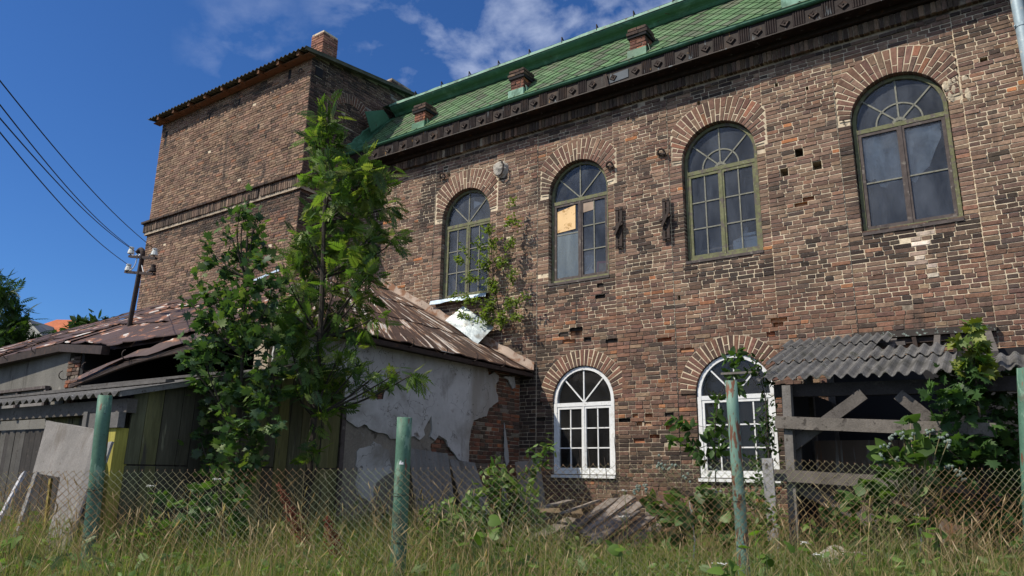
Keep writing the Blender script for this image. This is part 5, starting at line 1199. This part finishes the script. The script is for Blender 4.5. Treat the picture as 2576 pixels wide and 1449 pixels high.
# shrub growing out of the facade
Yw = 11.9; b = fac(1250, 850, -.12)
def wallc(lst): return [(LW(*fac(px, py, -.28)), (r/F*12, .12, r/F*12), w) for px, py, r, w in lst]
tw_ = [LW(*fac(1262, 838, -.05)), LW(*fac(1255, 780, -.2)), LW(*fac(1240, 700, -.25)), LW(*fac(1235, 600, -.3)), LW(*fac(1240, 545, -.3))]
wallshrub = plant('wall_shrub', 'small-leaved shrub rooted in the brick wall right of the first upper window', 'shrub', LW(*b), tw_,
      wallc([(1290, 505, 9, .12), (1285, 550, 18, .2), (1225, 575, 22, .3), (1240, 610, 26, .4), (1205, 610, 20, .25), (1285, 610, 22, .3), (1160, 620, 12, .15), (1150, 650, 15, .2), (1220, 660, 30, .5), (1270, 660, 26, .4), (1180, 700, 22, .35), (1240, 710, 34, .6), (1290, 690, 22, .3), (1140, 745, 18, .25), (1180, 750, 28, .4), (1230, 770, 36, .7), (1290, 760, 30, .5), (1325, 740, 14, .15), (1160, 790, 18, .2), (1260, 800, 30, .5), (1215, 800, 22, .3), (1300, 790, 20, .3), (1300, 560, 14, .15)]),
      OVAL, .072, [(.15, .21, .035), (.19, .25, .05), (.11, .16, .03)], 'leaf_thin', r=.012, per=260, up=.6, twig=.06)
# vine-covered maple at the right
Yr = 7.15; trk = [at(2470, 1500, Yr), at(2475, 1250, Yr), at(2462, 1050, Yr), at(2450, 930, Yr), at(2435, 820, Yr)]
plant('maple_bush', 'big dark maple bush over the right end of the open shelter', 'shrub', (trk[0][0], Yr, gz(trk[0][0], Yr)), trk,
      cl([(2380, 945, 32, .5), (2440, 935, 30, .35), (2350, 990, 28, .4), (2410, 1000, 44, .8), (2480, 990, 42, .6), (2530, 960, 34, .45), (2560, 990, 30, .35), (2390, 1060, 46, .8), (2460, 1060, 52, 1.), (2530, 1050, 44, .7), (2360, 1110, 36, .5), (2430, 1130, 55, 1.), (2500, 1130, 55, 1.), (2560, 1110, 42, .7), (2380, 1180, 40, .7), (2460, 1200, 55, 1.), (2540, 1190, 50, .9), (2400, 1250, 44, .6), (2480, 1270, 50, .8), (2560, 1260, 44, .7), (2440, 1320, 44, .5), (2530, 1330, 44, .5)], Yr, .3),
      MAPLE, .10, [(.034, .075, .022), (.042, .095, .026), (.06, .12, .03)], r=.022, per=80, up=.8)
plant('maple_shoot', 'single thin maple shoot with drooping pale leaves rising above the wavy roof edge', 'sapling', at(2465, 1050, 6.9), [at(2465, 1050, 6.9), at(2455, 960, 6.9), at(2447, 880, 6.9), at(2436, 815, 6.9)],
      cl([(2436, 815, 8, .12), (2405, 860, 6, .1), (2478, 862, 6, .1), (2445, 880, 10, .14), (2470, 895, 12, .14), (2420, 915, 14, .16), (2480, 920, 14, .16)], 6.9, .03), MAPLE, .11, [(.11, .17, .04), (.16, .19, .03)], r=.011, per=40, up=.2, droop=.7, twig=.03)
# creeper at the second white window and the shelter post
Yc = 8.3
plant('creeper', 'dark climbing creeper hanging between the second white window and the shelter', 'creeper', at(1930, 1330, Yc), [at(1930, 1330, Yc), at(1935, 1150, Yc), at(1925, 1000, Yc), at(1905, 920, Yc)],
      cl([(1900, 912, 16, .3), (1880, 935, 14, .2), (1930, 950, 18, .35), (1935, 1000, 16, .4), (1915, 1040, 20, .4), (1940, 1060, 15, .4), (1915, 1090, 22, .45), (1940, 1120, 16, .4), (1900, 1140, 24, .45), (1930, 1170, 22, .5), (1900, 1200, 26, .5), (1940, 1220, 20, .5), (1870, 1230, 26, .4), (1915, 1260, 30, .5), (1945, 1290, 24, .4)], Yc, .2), OVAL, .075, [(.028, .06, .018), (.04, .08, .02), (.06, .10, .03)], r=.012, per=80, up=.6, twig=.08)
Yp = 8.9
plant('plum_sapling', 'thin upright sapling with big oval leaves in front of the second white window', 'sapling', at(1800, 1330, Yp), [at(1800, 1330, Yp), at(1800, 1180, Yp), at(1798, 1080, Yp), at(1805, 1005, Yp)],
      cl([(1805, 1000, 10, .14), (1795, 1040, 14, .2), (1808, 1065, 12, .18), (1790, 1085, 14, .2), (1705, 1053, 12, .12), (1730, 1075, 16, .2), (1690, 1105, 12, .14), (1730, 1110, 16, .22), (1760, 1130, 18, .25), (1800, 1130, 14, .2), (1770, 1150, 20, .2), (1835, 900, 14, .16), (1845, 930, 14, .14), (1860, 975, 12, .14), (1830, 1080, 12, .12), (1850, 895, 10, .1)], Yp, .15), OVAL, .13, [(.05, .10, .025), (.07, .13, .03)], r=.009, per=48, up=.5, droop=.35, twig=.05)
plant('elder_bush', 'leafy green weeds standing before the leaning sheets left of the first white window', 'shrub', at(1270, 1480, 7.6), [at(1270, 1480, 7.6), at(1275, 1350, 7.6), at(1290, 1220, 7.6), at(1340, 1150, 7.6)],
      cl([(1372, 1120, 12, .2), (1352, 1150, 16, .25), (1330, 1190, 18, .3), (1240, 1180, 20, .3), (1265, 1200, 22, .35), (1225, 1225, 26, .4), (1290, 1220, 24, .35), (1330, 1235, 22, .3), (1190, 1250, 24, .35), (1250, 1260, 34, .6), (1310, 1270, 28, .4), (1160, 1290, 26, .35), (1210, 1300, 34, .5), (1270, 1320, 34, .5), (1340, 1300, 22, .2)], 7.6, .3), OVAL, .085, BG, r=.012, per=115, up=.7, twig=.08)
for lab, cx_, Y_, pts in (('green nettle clump in front of the second white window beside the slender post', 1880, 7.6, [(1790, 1245, 22, .4), (1830, 1265, 26, .5), (1880, 1250, 26, .5), (1930, 1270, 28, .5), (1800, 1300, 30, .6), (1860, 1310, 34, .7), (1920, 1320, 30, .6), (1770, 1330, 26, .5), (1950, 1300, 20, .4)]), ('green nettle clump at the foot of the shelter rail', 2130, 6.75, [(2050, 1330, 24, .4), (2100, 1310, 24, .4), (2160, 1320, 26, .5), (2210, 1300, 26, .5), (2260, 1310, 28, .5), (2330, 1300, 26, .4), (2130, 1350, 30, .6), (2200, 1350, 30, .6)]), ('green nettle clump right of the middle post by the mesh', 1120, 7.2, [(1080, 1290, 22, .4), (1120, 1270, 24, .4), (1170, 1290, 26, .5), (1100, 1330, 30, .6), (1160, 1340, 30, .6), (1210, 1350, 26, .5)]), ('green nettle clump below the left green post', 330, 6.9, [(330, 1330, 24, .4), (380, 1320, 24, .4), (420, 1340, 26, .5), (300, 1360, 26, .5), (360, 1370, 30, .6)])):
    plant('nettle_clump', lab, 'weed', at(cx_, 1480, Y_), [at(cx_, 1480, Y_), at(cx_+5, 1370, Y_), at(cx_-5, 1290, Y_)], cl(pts, Y_, .25), OVAL, .068, BG, r=.008, per=110, up=.7, twig=.07, trunkname='stem', barkm='bark')
def burdock(label, lst, Y, base, heads):
    t = plant('burdock', label, 'burdock', at(*base, Y), [at(*base, Y), at(base[0]+8, base[1]-90, Y), at(base[0]-6, base[1]-190, Y)], cl(lst, Y, .15), HEART, .13, [(.06, .11, .03), (.085, .14, .035)], r=.012, per=26, up=.7, twig=.05, barkm='stem')
    m = MB()
    for hx, hy in heads:
        c = at(hx, hy, Y+random.uniform(-.1, .1)); m.tube([at(base[0]-4, base[1]-150, Y), (c+at(base[0]-4, base[1]-150, Y))/2-UZ*.03, c], [.006, .005, .003], 5, col=(.16, .14, .07), mi=1)
        for k in range(random.randint(4, 7)): m.ball(c+rng.normal(size=3)*.022, .014, (.17, .21, .18), n=6, m=4, jit=.2)
    obj('flower_heads', m, ['stem', 'stem'], t)
burdock('burdock with clustered grey-green burs standing before the shelter rail', [(2230, 1130, 24, .3), (2280, 1140, 26, .3), (2320, 1110, 22, .25), (2240, 1180, 26, .3), (2300, 1190, 28, .35), (2340, 1210, 26, .3), (2220, 1240, 26, .3), (2280, 1260, 34, .4), (2350, 1290, 34, .4), (2100, 1290, 20, .2), (2150, 1260, 18, .15), (2180, 1220, 18, .15), (2290, 1060, 8, .1)], 6.7, (2310, 1440), [(2240, 1102), (2270, 1090), (2300, 1095), (2230, 1125), (2262, 1150), (2340, 1090), (2365, 1095), (2385, 1110), (2215, 1150), (2220, 1165), (2250, 1165), (2405, 1190), (2420, 1205), (2390, 1180)])
burdock('burdock with pale dried burs leaning over the right end of the plank heap', [(1700, 1250, 24, .3), (1640, 1265, 22, .25), (1760, 1240, 26, .3), (1680, 1300, 26, .3), (1750, 1300, 30, .35), (1800, 1280, 28, .3), (1720, 1340, 30, .3), (1830, 1330, 30, .3)], 7.4, (1740, 1450), [(1655, 1165), (1670, 1175), (1690, 1180), (1725, 1200), (1605, 1225), (1625, 1230), (1600, 1240), (1790, 1190), (1745, 1285), (1800, 1240), (1860, 1240), (1700, 1290)])
# ------------------------------------------------------------------ tree, bush and house far left
plant('broadleaf_tree', 'dark broad tree beyond the annex roof at the left edge', 'tree', (-21.5, 30, .9), [(-21.9, 30, .9), (-21.9, 30, 4), (-21.8, 30, 8.3)],
      cl([(10, 740, 38, .8), (35, 780, 34, .8), (60, 820, 28, .7), (20, 830, 44, 1.), (75, 850, 24, .6), (-30, 760, 50, 1.), (40, 870, 40, 1.), (85, 880, 26, .6), (-20, 860, 60, 1.), (5, 712, 20, .4), (100, 868, 14, .3), (-60, 730, 50, .8), (0, 920, 60, .8), (90, 910, 40, .8)], 30, .8), ASH, .62, [(.028, .055, .014), (.04, .08, .018), (.055, .10, .02)], r=.2, per=75, up=.5, twig=.25)
plant('broadleaf_tree', 'low rounded bush beyond the annex roof left of the tower', 'tree', (-17, 31, .9), [(-17.5, 31, .9), (-17.5, 31, 6)],
      cl([(200, 815, 22, .8), (230, 810, 22, .8), (255, 815, 18, .6), (180, 830, 20, .6), (215, 835, 26, .8), (275, 803, 8, .2), (150, 850, 26, .7), (245, 840, 30, .8), (120, 862, 16, .3)], 31, .6), OVAL, .38, [(.028, .06, .016), (.045, .085, .02)], r=.12, per=90, up=.6, twig=.25)
hs = thing('tiled_house', 'distant cream house with an orange tiled roof seen over the annex roof', 'house', (-38.5, 60, 1))
def wb(pts): return [np.array(p, float) for p in pts]
m = MB(); A = at(97, 840, 60); Bq = at(185, 800, 60)
hx0, hx1, hz = -40.2, -34.0, 12.0
m.add(wb([(-40.6, 59, 1), (-34, 59, 1), (-34, 59, 11.6), (-40.6, 59, 11.6), (-40.6, 66, 1), (-34, 66, 1), (-34, 66, 11.6), (-40.6, 66, 11.6)]), [(0, 1, 2, 3), (3, 2, 6, 7), (1, 5, 6, 2), (0, 3, 7, 4)]); obj('wall', m, 'housewall', hs)
m = MB(); m.add(wb([(-41.3, 58.6, 11.5), (-33, 58.6, 11.5), (-34.2, 62.5, 13.9), (-39.4, 62.5, 13.95), (-41.3, 66.4, 11.5), (-33, 66.4, 11.5)]), [(0, 1, 2, 3), (3, 4, 0), (2, 5, 4, 3), (1, 5, 2)]); obj('roof', m, 'terracotta', hs)
m = MB(); g0 = (-39.6, 57.4); m.add(wb([(-39.9, 57.6, 9), (-37.3, 57.6, 9), (-37.3, 57.6, 11.7), (-38.6, 57.6, 12.75), (-39.9, 57.6, 11.7)]), [(0, 1, 2, 3, 4)]); m.poly(wb([(-40.1, 57.5, 11.65), (-38.6, 57.5, 12.95), (-37.1, 57.5, 11.65), (-37.3, 57.5, 11.6), (-38.6, 57.5, 12.7), (-39.9, 57.5, 11.6)]), (0, -1, 0), .1); obj('gable', m, 'housewall', hs)
m = MB(); m.add(wb([(-40.15, 57.45, 11.6), (-38.6, 57.45, 13.0), (-38.6, 61.5, 13.0), (-40.6, 60, 11.6)]), [(0, 1, 2, 3)]); m.add(wb([(-38.6, 57.45, 13.0), (-37.05, 57.45, 11.6), (-36.6, 60, 11.6), (-38.6, 61.5, 13.0)]), [(0, 1, 2, 3)]); obj('dormer_roof', m, 'slate', hs)
# ------------------------------------------------------------------ ground and meadow
def axis(a, b, mid0, mid1, s0, s1): return np.concatenate([np.linspace(a, mid0, s0, endpoint=False), np.linspace(mid0, mid1, s1, endpoint=False), np.linspace(mid1, b, s0)])
gx, gy = axis(-700, 700, -16, 14, 14, 70), axis(-400, 900, -6, 18, 14, 60)
V = [(x, y, gz(x, y)-.02 if -16 <= x <= 14 and -6 <= y <= 18 else max(-.6, min(1.0, gz(0, min(max(y, -6), 18))))) for x in gx for y in gy]
n = len(gy); Fg = np.array([(i*n+j, (i+1)*n+j, (i+1)*n+j+1, i*n+j+1) for i in range(len(gx)-1) for j in range(n-1)])
g = raw('ground', V, Fg, None, None, [MT['soil']], base=(0, 0, 0)); tag(g, 'weedy soil under the long grass', 'ground', kind='structure')
def heap(x, y):                       # the grass thins over the plank heap
    l = (np.stack([x, y, 0*x], -1)-P0); a = l@UX; b = l@UY
    return (a > -1.6) & (a < 2.0) & (b > -3.3)
def inside(x, y):
    l = (np.stack([x, y, 0*x], -1)-P0); a = l@UX; b = l@UY
    return (b > -.1) | ((a < -1.15) & (b > -7.05)) | ((a > 4.0) & (b > -2.4) & (a < 8.4))
gzv = np.vectorize(gz)
def hmap(x, y):
    v = np.array([mnoise.noise(Vector((a*.7, b*.9, 4.))) for a, b in zip(x, y)]); px = x/y
    k = np.interp(px, [-.75, -.45, -.3, -.12, .0, .1, .17, .26, .38, .5, .75], [.92, .88, .95, .98, .95, .62, .50, .80, .92, 1.0, 1.0])
    return (1+.22*v)*k
def blades(name, label, N, hr, w, cols, lean, y0=4.2, y1=11.5, curve=.5, mat='grass', seg=3, keep=None, hf=1.):
    y = y0+(y1-y0)*rng.random(N)**1.25; x = (rng.random(N)*1.62-.80)*(y+.4); ok = ~inside(x, y)
    hp = heap(x, y); ok &= ~(hp & (rng.random(N) < .80)); x, y = x[ok], y[ok]; N = len(x)
    h = rng.uniform(hr[0], hr[1], N)*hmap(x, y)*hf*np.interp(y, [4, 5.2, 7, 11], [.74, .92, 1.0, .8]); h *= np.where(heap(x, y), .6, 1.)
    a = rng.random(N)*2*PI; le = np.abs(rng.normal(0, lean, N)); dx, dy = np.cos(a)*le, np.sin(a)*le
    wx, wy = -np.sin(a), np.cos(a); z0 = gzv(x, y)-.03; V = np.zeros((N, 2*(seg+1), 3)); ww = w*rng.uniform(.6, 1.4, N)
    for s in range(seg+1):
        t = s/seg; q = t+curve*t*t; cxp = x+dx*h*q; cyp = y+dy*h*q; cz = z0+h*(t-(.35*le*t*t)); wd = ww*(1-t**2*.9)*.5
        V[:, 2*s, 0] = cxp-wx*wd; V[:, 2*s, 1] = cyp-wy*wd; V[:, 2*s, 2] = cz; V[:, 2*s+1, 0] = cxp+wx*wd; V[:, 2*s+1, 1] = cyp+wy*wd; V[:, 2*s+1, 2] = cz
    tf = np.array([(2*s, 2*s+1, 2*s+3, 2*s+2) for s in range(seg)]); k = 2*(seg+1)
    Fi = (tf[None]+(np.arange(N)*k)[:, None, None]).reshape(-1, 4)
    cc = np.array(cols)[rng.integers(0, len(cols), N)]*rng.uniform(.7, 1.25, (N, 1))
    o = raw(name, V.reshape(-1, 3), Fi, np.repeat(cc, k, axis=0), None, [MT[mat]], base=(0, 6, .5)); tag(o, label, 'grass', kind='stuff'); return x, y, z0, h, dx, dy
blades('grass', 'dense green grass along the wire fence', 88000, (.22, .64), .0072, [(.085, .15, .032), (.12, .195, .04), (.17, .24, .05), (.27, .28, .09), (.07, .115, .032)], .26)
blades('wild_grass', 'arching taller green and pale grass tufts', 16000, (.35, .85), .0055, [(.13, .20, .05), (.18, .24, .07), (.24, .27, .10), (.33, .32, .15)], .38, curve=.9)
blades('dry_grass', 'straw-coloured dry grass stalks mixed through the green grass', 22000, (.30, .74), .0034, [(.42, .34, .19), (.34, .27, .14), (.50, .42, .25), (.28, .26, .11)], .22, curve=.25)
# seed heads on tall stalks
N = 3600; y = 4.5+5.*rng.random(N)**1.2; x = (rng.random(N)*1.6-.79)*(y+.3); ok = ~inside(x, y) & ~(heap(x, y) & (rng.random(N) < .7)); x, y = x[ok], y[ok]; N = len(x)
h = rng.uniform(.45, .95, N)*hmap(x, y)*np.interp(y, [4, 5.2, 7, 11], [.76, .95, 1.0, .8]); a = rng.random(N)*2*PI; le = np.abs(rng.normal(0, .24, N))
sv, sf = [], []
pts = [(0, 0, 0), (.0, .0, .5), (.05, 0, .8), (.14, 0, 1.)]
for i, (px, _, pz) in enumerate(pts):
    for k in range(3): t = 2.094*k; sv.append((px+.0016*math.cos(t), .0016*math.sin(t), pz))
sf = [(3*i+k, 3*i+(k+1) % 3, 3*i+3+(k+1) % 3, 3*i+3+k) for i in range(3) for k in range(3)]
b = len(sv)
for i, (t, r) in enumerate(((0, .001), (.25, .0052), (.5, .0056), (.75, .0042), (1, .001))):
    for k in range(4): q = 1.5708*k; sv.append((.125+t*.06+r*math.cos(q)*(1.5 if k % 2 else .8), r*math.sin(q), .955+t*.085))
sf += [(b+4*i+k, b+4*i+(k+1) % 4, b+4*i+4+(k+1) % 4, b+4*i+4+k) for i in range(4) for k in range(4)]
ca, sa = np.cos(a), np.sin(a); R = np.zeros((N, 3, 3)); R[:, 0, 0] = ca; R[:, 1, 0] = sa; R[:, 0, 1] = -sa; R[:, 1, 1] = ca; R[:, 2, 2] = 1; R[:, 0, 2] = ca*le; R[:, 1, 2] = sa*le
cc = np.array([(.44, .33, .21), (.36, .26, .16), (.54, .43, .29), (.38, .30, .17)])[rng.integers(0, 4, N)]*rng.uniform(.7, 1.2, (N, 1))
o = inst('seed_stalks', sv, sf, np.stack([x, y, gzv(x, y)], 1), R, h, cc, 'grass', base=(0, 6, .5)); tag(o, 'tall tan grass stalks with drooping seed heads', 'grass', kind='stuff')
# broad-leaved undergrowth and small leaves
def under(name, label, N, leaf, size, cols, zr, seedx=0, y0=5.0, y1=10.5):
    y = y0+(y1-y0)*rng.random(N)**1.2; x = (rng.random(N)*1.6-.79)*(y+.3)
    v = np.array([mnoise.noise(Vector((p*1.1, q*1.1, seedx))) for p, q in zip(x, y)]); ok = ~inside(x, y) & (v > .02) & ~(heap(x, y) & (rng.random(N) < .75)); x, y = x[ok], y[ok]; N = len(x)
    z = gzv(x, y)+rng.uniform(zr[0], zr[1], N)*hmap(x, y); T = rng.normal(size=(N, 3)); T[:, 2] *= .4; nr = rng.normal(size=(N, 3))*.5; nr[:, 2] += .8
    o = inst(name, leaf[0], leaf[1], np.stack([x, y, z], 1), basis(T, nr), size*rng.uniform(.6, 1.3, N), np.array(cols)[rng.integers(0, len(cols), N)]*rng.uniform(.7, 1.25, (N, 1)), 'leaf', base=(0, 6, .5)); tag(o, label, 'weeds', kind='stuff')
under('undergrowth', 'broad green weed leaves low among the grass', 15000, OVAL, .075, [(.08, .14, .035), (.11, .18, .04), (.15, .22, .045)], (.05, .50), 3.)
under('fine_weeds', 'fine feathery green weeds among the stalks', 7000, ASH, .11, [(.10, .16, .05), (.14, .19, .075), (.08, .13, .04)], (.08, .55), 8.)
for i, (px, py, Y, s, lab) in enumerate([(1222, 1352, 6.0, .16, 'large light-green dock leaf low in the middle of the grass'), (1130, 1285, 6.8, .12, 'pale green broad leaf right of the middle post'), (2330, 1345, 6.0, .17, 'large yellow-green burdock leaf at the lower right'), (2215, 1300, 6.6, .13, 'broad burdock leaf under the shelter rail'), (1550, 1395, 5.6, .12, 'green broad leaf in front of the plank heap'), (1920, 1385, 5.4, .13, 'broad leaf below the slender pale post'), (20, 1400, 6.0, .18, 'big round leaves at the lower left corner'), (1850, 1440, 4.8, .13, 'broad leaf at the bottom edge below the pale post')]):
    N = 9; c = at(px, py, Y); P = c+rng.normal(size=(N, 3))*np.array([.09, .06, .06]); T = rng.normal(size=(N, 3)); T[:, 2] *= .3; nr = rng.normal(size=(N, 3))*.35; nr[:, 2] += .8; nr[:, 1] -= .5
    t = thing('broad_leaved_weed', lab, 'weed', (c[0], c[1], gz(c[0], c[1])), 'broad-leaved weeds in the grass')
    m = MB()
    for p in P: m.tube([(c[0], c[1], gz(c[0], c[1])), (p+np.array([c[0], c[1], gz(c[0], c[1])]))/2+rng.normal(size=3)*.02, p], [.006, .005, .003], 5, caps=False, col=(.12, .15, .05))
    obj('stalks', m, 'stem', t); inst('leaves', HEART[0], HEART[1], P, basis(T, nr), s*.75*rng.uniform(.6, 1.1, N), np.array([(.10, .17, .03)]*N)*rng.uniform(.8, 1.3, (N, 1)), 'leaf_thin', t)
# dark red dock stems
for i, (pts, lab) in enumerate([(((1065, 1250), (1095, 1300), (1110, 1350), (1130, 1440)), ''), ]): pass
for (a, b2, Y, lab) in (((700, 1215), (790, 1420), 6.9, 'tall rusty-brown dried dock seed stem leaning left of the middle post'), ((822, 1300), (860, 1440), 6.6, 'shorter rusty-brown dried dock seed stem nearer the middle post')):
    p, q = at(*a, Y), at(*b2, Y); t = thing('dock_plant', lab, 'dock plant', (q[0], Y, gz(q[0], Y)), 'dried dock plants'); m = MB(); q2 = np.array([q[0]+.02, Y, gz(q[0], Y)])
    m.tube([q2, q, p], [.006, .005, .002], 5, col=(.16, .07, .04)); obj('stem', m, 'stem', t); m = MB()
    for k in range(420):
        s = rng.random()**.8; c = p+(q-p)*s*.75+rng.normal(size=3)*(.012+.03*s); m.ball(c, .0075, (.13+.05*random.random(), .045, .025), n=4, m=3)
    obj('seed_clusters', m, 'stem', t)
# white umbels
for i, (px, py, Y) in enumerate(((545, 1205, 6.9), (375, 1222, 6.9), (1566, 1299, 7), (1572, 1234, 7.8), (2055, 1395, 5.6), (2025, 1365, 5.8), (1820, 1418, 5.4), (1662, 1527, 5))):
    if py > 1449: continue
    c = at(px, py, Y); gzz = gz(c[0], Y); t = thing('white_wildflower', ['small white umbel flower left under the maple behind the mesh', 'white umbel flower in front of the plank wall', 'white flower at the lower end of the plank heap', 'white flower by the brickwork above the heap', 'white flower among stalks right of the pale post', 'white flower just left of the grey slat', 'white flower low in front of the pale post'][i], 'flower', (c[0], Y, gzz), 'white wildflowers'); m = MB()
    m.tube([(c[0]+.03, Y, gzz), c-UZ*.05], [.004, .002], 4, col=(.1, .14, .04)); hd = []
    for k in range(16):
        e = c+np.array([random.gauss(0, .022), random.gauss(0, .022), random.gauss(0, .005)]); m.tube([c-UZ*.05, e], .001, 3, col=(.1, .14, .04), caps=False); hd.append(e)
    obj('stem', m, 'stem', t); m = MB()
    for e in hd: m.ball(e, .006, (.7, .7, .66), n=5, m=3, sq=(1, 1, .5))
    obj('umbel', m, 'stem', t)
# dry brush below the first white window
N = 520; m = MB(); bs = LW(-.35, -.9, .85)
for k in range(N):
    p = LW(random.uniform(-1.2, .9), random.uniform(-1.3, -.35), .75+random.random()*.15); d = np.array([random.gauss(0, .35), random.gauss(0, .2), random.uniform(.15, 1)]); L = random.uniform(.2, .62)*(1.1 if p[0] < 1.2 else .6); k_ = random.uniform(.6, 1.2)
    m.tube([p, p+d*L*.5+rng.normal(size=3)*.02, p+d*L+rng.normal(size=3)*.05-UZ*.04], [.0035, .003, .0015], 3, col=(.26*k_, .18*k_, .10*k_), caps=False)
tag(obj('dry_brush', m, 'stem'), 'tangle of dry brown stalks piled under the first white window', 'dry brush')
m = MB()
for px, pt in ((1458, 1090), (1478, 1075), (1500, 1150), (1520, 1110), (1450, 1130), (1545, 1060)):
    p = LW(*fac(px+6, 1240, -.9)); q = LW(*fac(px, pt+40, -.8)); m.tube([p, (p+q)/2+UX*.02, q], [.007, .006, .004], 5, col=(.05, .04, .035), caps=False)
tag(obj('dead_stems', m, 'stem'), 'bare dark stems standing before the first white window', 'dead stems')

# ------------------------------------------------------------------ light and sky
SEL = math.radians(47); sd = -UY*math.cos(math.radians(34))-UX*math.sin(math.radians(34))
sv_ = Vector((sd[0]*math.cos(SEL), sd[1]*math.cos(SEL), math.sin(SEL)))
sun = bpy.data.lights.new('sun', 'SUN'); sun.energy = 4.9; sun.angle = math.radians(.53); sun.color = (1., .91, .77)
so = bpy.data.objects.new('sun', sun); COL.objects.link(so); so.rotation_euler = sv_.to_track_quat('Z', 'Y').to_euler(); so.location = (-20, -8, 30)
wd = bpy.data.worlds.new('World'); S.world = wd; wd.use_nodes = True; nt = wd.node_tree; nt.nodes.clear()
def N_(ty, **k):
    q = nt.nodes.new(ty)
    for a_, v_ in k.items(): setattr(q, a_, v_)
    return q
sky = N_('ShaderNodeTexSky', sky_type='NISHITA'); sky.sun_disc = False; sky.sun_elevation = SEL; sky.sun_rotation = math.atan2(sv_.x, sv_.y); sky.altitude = 300; sky.air_density = 1.; sky.dust_density = .3; sky.ozone_density = 2.5
tc = N_('ShaderNodeTexCoord'); bg = N_('ShaderNodeBackground'); bg.inputs[1].default_value = .115; out = N_('ShaderNodeOutputWorld')
mp = N_('ShaderNodeMapping'); mp.inputs['Scale'].default_value = (1., 1.15, 1.5); mp.inputs['Rotation'].default_value = (.3, .2, .4); nt.links.new(tc.outputs['Generated'], mp.inputs[0])
n1 = N_('ShaderNodeTexNoise'); n1.inputs['Scale'].default_value = 8.5; n1.inputs['Detail'].default_value = 9; n1.inputs['Roughness'].default_value = .54; n1.inputs['Distortion'].default_value = .15; nt.links.new(mp.outputs[0], n1.inputs['Vector'])
def mr(src, a_, b_, c_=0., d_=1.):
    q = N_('ShaderNodeMapRange'); q.inputs[1].default_value = a_; q.inputs[2].default_value = b_; q.inputs[3].default_value = c_; q.inputs[4].default_value = d_; nt.links.new(src, q.inputs[0]); return q.outputs[0]
def dirmask(px, py, lo, hi):
    r = ray(px, py); r = r/np.linalg.norm(r); v = N_('ShaderNodeVectorMath', operation='DOT_PRODUCT'); nt.links.new(tc.outputs['Generated'], v.inputs[0]); v.inputs[1].default_value = tuple(r); return mr(v.outputs['Value'], lo, hi)
def mth(op, a_, b_):
    q = N_('ShaderNodeMath', operation=op)
    for i_, v_ in enumerate((a_, b_)):
        if isinstance(v_, float): q.inputs[i_].default_value = v_
        else: nt.links.new(v_, q.inputs[i_])
    return q.outputs[0]
bank = dirmask(1380, 30, .945, .99); bank2 = dirmask(1800, -300, .93, .99); back_ = N_('ShaderNodeSeparateXYZ'); nt.links.new(tc.outputs['Generated'], back_.inputs[0]); bk = mth('MULTIPLY', mr(back_.outputs[1], .15, -.25), 2.2)
msk = mth('MAXIMUM', mth('MAXIMUM', bank, bank2), bk)
wis = mth('MULTIPLY', dirmask(640, 135, .9955, .9999), .30)
cl_ = mr(mth('ADD', n1.outputs[0], mth('MULTIPLY', msk, .10)), .52, .84)
cl_ = mth('MULTIPLY', mth('MAXIMUM', mth('MULTIPLY', cl_, mth('MINIMUM', msk, 1.0)), mth('MULTIPLY', wis, mr(n1.outputs[0], .48, .72))), .85)
hsv = N_('ShaderNodeHueSaturation'); hsv.inputs['Hue'].default_value = .5; hsv.inputs['Saturation'].default_value = 1.10; nt.links.new(sky.outputs[0], hsv.inputs['Color'])
mx = N_('ShaderNodeMix', data_type='RGBA'); nt.links.new(cl_, mx.inputs[0]); tn = N_('ShaderNodeMix', data_type='RGBA', blend_type='MULTIPLY'); tn.inputs[0].default_value = 1.; tn.inputs[7].default_value = (.40, .64, .96, 1); nt.links.new(hsv.outputs[0], tn.inputs[6]); nt.links.new(tn.outputs[2], mx.inputs[6]); mx.inputs[7].default_value = (7.0, 7.6, 9.0, 1)
nt.links.new(mx.outputs[2], bg.inputs[0]); nt.links.new(bg.outputs[0], out.inputs[0])
S.view_settings.view_transform = 'Standard'; S.view_settings.look = 'None'; S.view_settings.exposure = .12; S.view_settings.gamma = 1
S.render.engine = 'CYCLES'
